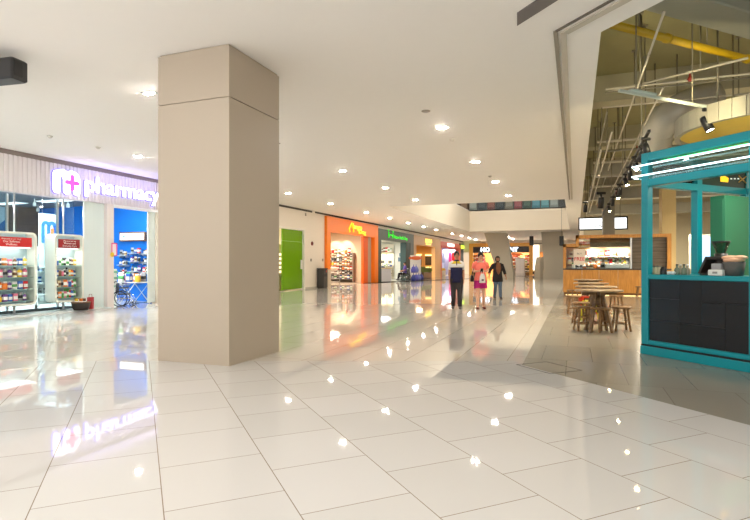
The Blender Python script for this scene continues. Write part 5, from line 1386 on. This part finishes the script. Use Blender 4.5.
g = MB().loft([TT(.826, .046, .044, .004), TT(.85, .04, .04, .004)], 16, cap=False); g.loft([((0, -.052*h, .825*h), .008*h, .004*h), ((0, -.072*h, .755*h), .006*h, .003*h)], 6)
g.build('collar', NAVY, t)
b = MB(); legcloth(b, h, J, 'l', 1); legcloth(b, h, J, 'r', 1); b.loft([TT(.44, .09, .07), TT(.5, .1, .074), TT(.54, .096, .068)], 16)
fuse(b.build('trousers', mat('charcoal cloth', (52, 48, 50), .85, noise=.08), t), .011)
shoes(t, h, J, mat('shoe grey', (92, 84, 78), .6))
g = MB(); W_ = V(*J['wr_r'])*h; g.lathe([(.016*h, -.006), (.019*h, 0), (.016*h, .006)], tuple(W_), 12); g.build('watch', BLACK, t)

# woman in pink
h = 1.585; wp_ = onz(480.5, 308.8)
wl_ = t = person(wp_, 'woman in a coral pink top and magenta shorts looking at her phone while walking', math.radians(18))
J = stand(.02, -.05, .012, 0)
J['sh_l'] = (.1, .006, .785); J['el_l'] = (.128, -.0, .655); J['wr_l'] = (.045, -.105, .665)
J['sh_r'] = (-.1, .006, .785); J['el_r'] = (-.128, -.0, .655); J['wr_r'] = (-.045, -.105, .665)
SK2 = mat('skin light', (222, 170, 140), .5)
M = body(t, h, J, SK2, .28, 0, .75, {'l': ((-.55, -.6, .25), (-.5, .3, .7)), 'r': ((.55, -.6, .25), (.5, .3, .7))})
face_parts(t, M, h, HB, 'bun')
PK = mat('coral pink cloth', (250, 128, 112), .85, noise=.04); MG = mat('magenta cloth', (176, 22, 110), .85, noise=.04)
def TT(z, rx, ry, y=0): return ((0, y*h, z*h), rx*h, ry*h)
b = MB().loft([TT(.5, .115, .085), TT(.56, .104, .076), TT(.62, .092, .066), TT(.69, .1, .078, -.006), TT(.74, .104, .072, -.002), TT(.785, .1, .056, .006), TT(.812, .06, .044, .01), TT(.818, .05, .04, .008)], 20)
b.build('top', PK, t)
b = MB(); sleeve(b, h, J, 'l', .6, 1.35); b.build('sleeve', PK, t); b = MB(); sleeve(b, h, J, 'r', .6, 1.35); b.build('sleeve', PK, t)
b = MB(); legcloth(b, h, J, 'l', .3, 1.2, 1.1); legcloth(b, h, J, 'r', .3, 1.2, 1.1); b.loft([TT(.44, .1, .075), TT(.5, .108, .08), TT(.54, .1, .074)], 16)
fuse(b.build('shorts', MG, t), .011)
shoes(t, h, J, mat('sandal brown', (110, 52, 44), .6), True)
# phone and bags she carries
def worldp(tt, v):
    q = Matrix.Rotation(tt.rotation_euler.z, 3, 'Z') @ Vector(v); return (tt.location.x+q.x, tt.location.y+q.y, q.z)
ph = MB().box((-.035, -.07, -.004), (.035, .07, .004), bev=.003).box((-.031, -.064, .004), (.031, .064, .0046), 1)
ph.move(Matrix.Rotation(math.radians(-50), 4, 'X'))
solo('mobile_phone', ph, [BLACK, mat('phone screen', (60, 64, 74), .2)], 'dark mobile phone held in both hands by the woman in pink', 'phone', worldp(t, (0, -.235, 1.075)), t.rotation_euler.z)
q = MB().loft([((0, 0, 0), .085, .04), ((0, 0, .16), .075, .034), ((0, 0, .25), .04, .014)], 8, 0)
q.tube([(-.03, 0, .24), (-.02, 0, .34), (.02, 0, .34), (.03, 0, .24)], .006, 6, 0).box((-.03, -.043, .05), (.03, -.036, .1), 1)
solo('carrier_bag', q, [mat('bag white', (238, 234, 230), .6), paint('bag print', (90, 80, 84))], 'small white carrier bag with dark mark hanging from the hands of woman in pink', 'bag', worldp(t, (.02, -.22, .735)), t.rotation_euler.z)
q = MB().loft([((0, 0, 0), .05, .085), ((0, 0, .1), .05, .09), ((0, 0, .17), .03, .07)], 10)
q.tube([(0, -.06, .16), (.04, -.05, .4), (.1, 0, .5), (.04, .05, .4), (0, .06, .16)], .008, 6)
solo('shoulder_bag', q, BLACK, 'black shoulder bag under the right arm of the woman in pink', 'bag', worldp(t, (-.235, .02, .76)), t.rotation_euler.z)

# woman in a headscarf
h = 1.53; hp = onz(497.5, 298.6)
t = person(hp, 'woman in a brown headscarf, loose black blouse and blue jeans walking behind the pair', math.radians(20))
J = stand(-.07, .06, 0, .03)
J['sh_l'] = (.105, .006, .785); J['el_l'] = (.165, .03, .64); J['wr_l'] = (.19, -.03, .52)
J['sh_r'] = (-.105, .006, .785); J['el_r'] = (-.18, .03, .655); J['wr_r'] = (-.205, -.05, .55)
M = body(t, h, J, mat('skin brown', (168, 116, 86), .5), .05, 0, .4)
face_parts(t, M, h, HB, None)
def TT(z, rx, ry, y=0): return ((0, y*h, z*h), rx*h, ry*h)
BC = mat('black cloth', (30, 26, 28), .9, noise=.1)
b = MB().loft([TT(.4, .128, .1), TT(.48, .122, .094), TT(.58, .108, .08), TT(.68, .108, .078), TT(.75, .112, .072), TT(.79, .1, .058, .006), TT(.815, .06, .046, .008)], 20)
b.build('blouse', BC, t)
b = MB(); sleeve(b, h, J, 'l', 1.55, 1.45); b.build('sleeve', BC, t); b = MB(); sleeve(b, h, J, 'r', 1.55, 1.45); b.build('sleeve', BC, t)
b = MB(); legcloth(b, h, J, 'l', 1, 1.1, .95); legcloth(b, h, J, 'r', 1, 1.1, .95); fuse(b.build('jeans', mat('denim', (84, 100, 120), .9, noise=.12, nscale=30), t), .011)
shoes(t, h, J, mat('shoe black', (36, 32, 32), .6))
SCF = mat('scarf brown', (122, 78, 52), .9, noise=.1)
g = MB(); vs = []; fs = []; n = 28; m = 18; th_ = [PI*.86*k/14 for k in range(15)]
for i in range(m+1):
    for k in range(n):
        a = 2*PI*k/n; fr = max(0, -math.sin(a))
        if i <= 14:
            vs.append((.055*h*math.sin(th_[i])*math.cos(a), -.004*h+.066*h*math.sin(th_[i])*math.sin(a), .934*h+.072*h*math.cos(th_[i])))
        else:
            u = (i-14)/4; vs.append(((.036+.075*u)*h*math.cos(a), (.0-.012*u)*h+(.045+.038*u)*h*math.sin(a), (.862-.1*u-.1*u*fr)*h))
for i in range(m):
    for k in range(n):
        j = (k+1) % n; fr = -math.sin(2*PI*(k+.5)/n); tc_ = math.degrees(PI*.86*(i+.5)/14)
        if fr > .68 and 62 < tc_ < 132: continue
        fs.append((i*n+k, i*n+j, (i+1)*n+j, (i+1)*n+k))
g.add(vs, fs, 0, True); o = g.build('headscarf', SCF, t)
o.data.materials[0] = mat('underscarf dark', (44, 34, 30), .9)
so = o.modifiers.new('cloth', 'SOLIDIFY'); so.thickness = .006; so.offset = 1
g = MB().loft([((0, -.058*h, .855*h), .03*h, .012*h), ((-.0, -.092*h, .81*h), .05*h, .014*h), ((-.005*h, -.106*h, .72*h), .056*h, .016*h), ((.0, -.108*h, .64*h), .044*h, .014*h), ((.0, -.104*h, .575*h), .014*h, .008*h)], 12); g.build('scarf_end', SCF, t)

# seated person in a powered wheelchair far along the shops
p = (-11.35, onx(404.5, 264, -11.35).y)
h = 1.62
t = person(p, 'person in a violet shirt and black trousers sitting in the wheelchair by the health shop', math.radians(-60))
J = {'pelvis': (0, .02, .365)}
for sd, sx in (('l', 1), ('r', -1)):
    J['hip_'+sd] = (sx*.055, 0, .34); J['kn_'+sd] = (sx*.075, -.24, .35); J['an_'+sd] = (sx*.07, -.27, .12); J['toe_'+sd] = (sx*.075, -.36, .085)
    J['sh_'+sd] = (sx*.105, .026, .655); J['el_'+sd] = (sx*.14, -.0, .51); J['wr_'+sd] = (sx*.1, -.13, .47)
M = body(t, h, J, SK1, .1, 0, .5, None, .01)
face_parts(t, M, h, HB, 'short')
VC = mat('violet cloth', (96, 76, 168), .85)
b = MB().loft([((0, .02*h, .34*h), .112*h, .085*h), ((0, .02*h, .45*h), .105*h, .076*h), ((0, .02*h, .56*h), .108*h, .074*h), ((0, .024*h, .64*h), .104*h, .06*h), ((0, .028*h, .68*h), .055*h, .044*h)], 18); b.build('shirt', VC, t)
b = MB(); sleeve(b, h, J, 'l', .8, 1.35); b.build('sleeve', VC, t); b = MB(); sleeve(b, h, J, 'r', .8, 1.35); b.build('sleeve', VC, t)
b = MB()
for sd in 'lr': legcloth(b, h, J, sd, 1)
fuse(b.build('trousers', BC, t), .012); shoes(t, h, J, mat('shoe black', (36, 32, 32), .6))
wheelchair((p[0], p[1], 0), math.radians(-60), 'black wheelchair carrying the person in violet by the health shop').scale = (1.02, 1.02, .98)

# ================================================================== LIGHT, SKY, CAMERA
w = bpy.data.worlds.new('mall air'); SC.world = w; w.use_nodes = True
bg = w.node_tree.nodes['Background']; bg.inputs[0].default_value = (1, .98, .955, 1); wt = w.node_tree; tc = wt.nodes.new('ShaderNodeTexCoord'); sx_ = wt.nodes.new('ShaderNodeSeparateXYZ'); mr_ = wt.nodes.new('ShaderNodeMapRange')
mr_.inputs['From Min'].default_value = -.25; mr_.inputs['From Max'].default_value = .1; mr_.inputs['To Min'].default_value = 1.45; mr_.inputs['To Max'].default_value = .85
wt.links.new(tc.outputs['Generated'], sx_.inputs[0]); wt.links.new(sx_.outputs['Z'], mr_.inputs['Value']); wt.links.new(mr_.outputs[0], bg.inputs[1])
for x in (-10.2, -6.27, -2.45, 1.4):
    for y in (-4.6, -.9, 2.8): lamp((x, y, ZC-.03), .2, 16, (1, .95, .88))
lamp((4.5, 12, 3.4), 1.5, 130, (1, .9, .72)); lamp((7, 20, 3.4), 2, 300, (1, .9, .7)); lamp((4, 28, 3.6), 2, 400, (1, .9, .7)); lamp((11, 14, 3.6), 2, 260, (1, .9, .7))
p = onz(706, 110.5, 3.45); spotlight((p.x, p.y, 3.3), (RC.x-1.5, RC.y-1.0, 3.5), 60, 120, (1, .85, .5))  # added spot aimed up to brighten the bulkhead's underside
for x, y in T: spotlight((x+.1, y+.2, 4.4), (x, y, 0), 260, 70, (1, .86, .62))
spotlight((1.2, 20, 4.4), (1.2, KY, .6), 100, 80, (1, .84, .58)); spotlight((2.6, 19.5, 4.4), (2.4, KY, .6), 90, 80, (1, .84, .58))

cam = bpy.data.cameras.new('camera'); co = bpy.data.objects.new('camera', cam); COL.objects.link(co)
co.location = (0, 0, EYE); co.rotation_euler = (PI/2, 0, YAW)
cam.sensor_fit = 'HORIZONTAL'; cam.sensor_width = 36; cam.lens = FOC/750*36
cam.shift_y = (HY-260)/750; cam.clip_end = 300; cam.clip_start = .05
SC.camera = co
SC.view_settings.view_transform = 'Standard'; SC.view_settings.look = 'None'
SC.view_settings.exposure = 0.98; SC.view_settings.gamma = 1
SC.view_settings.use_curve_mapping = False
SC.cycles.use_denoising = True
SC.cycles.max_bounces = 10; SC.cycles.transparent_max_bounces = 24
SC.cycles.sample_clamp_indirect = 6.0
SC.cycles.caustics_reflective = False
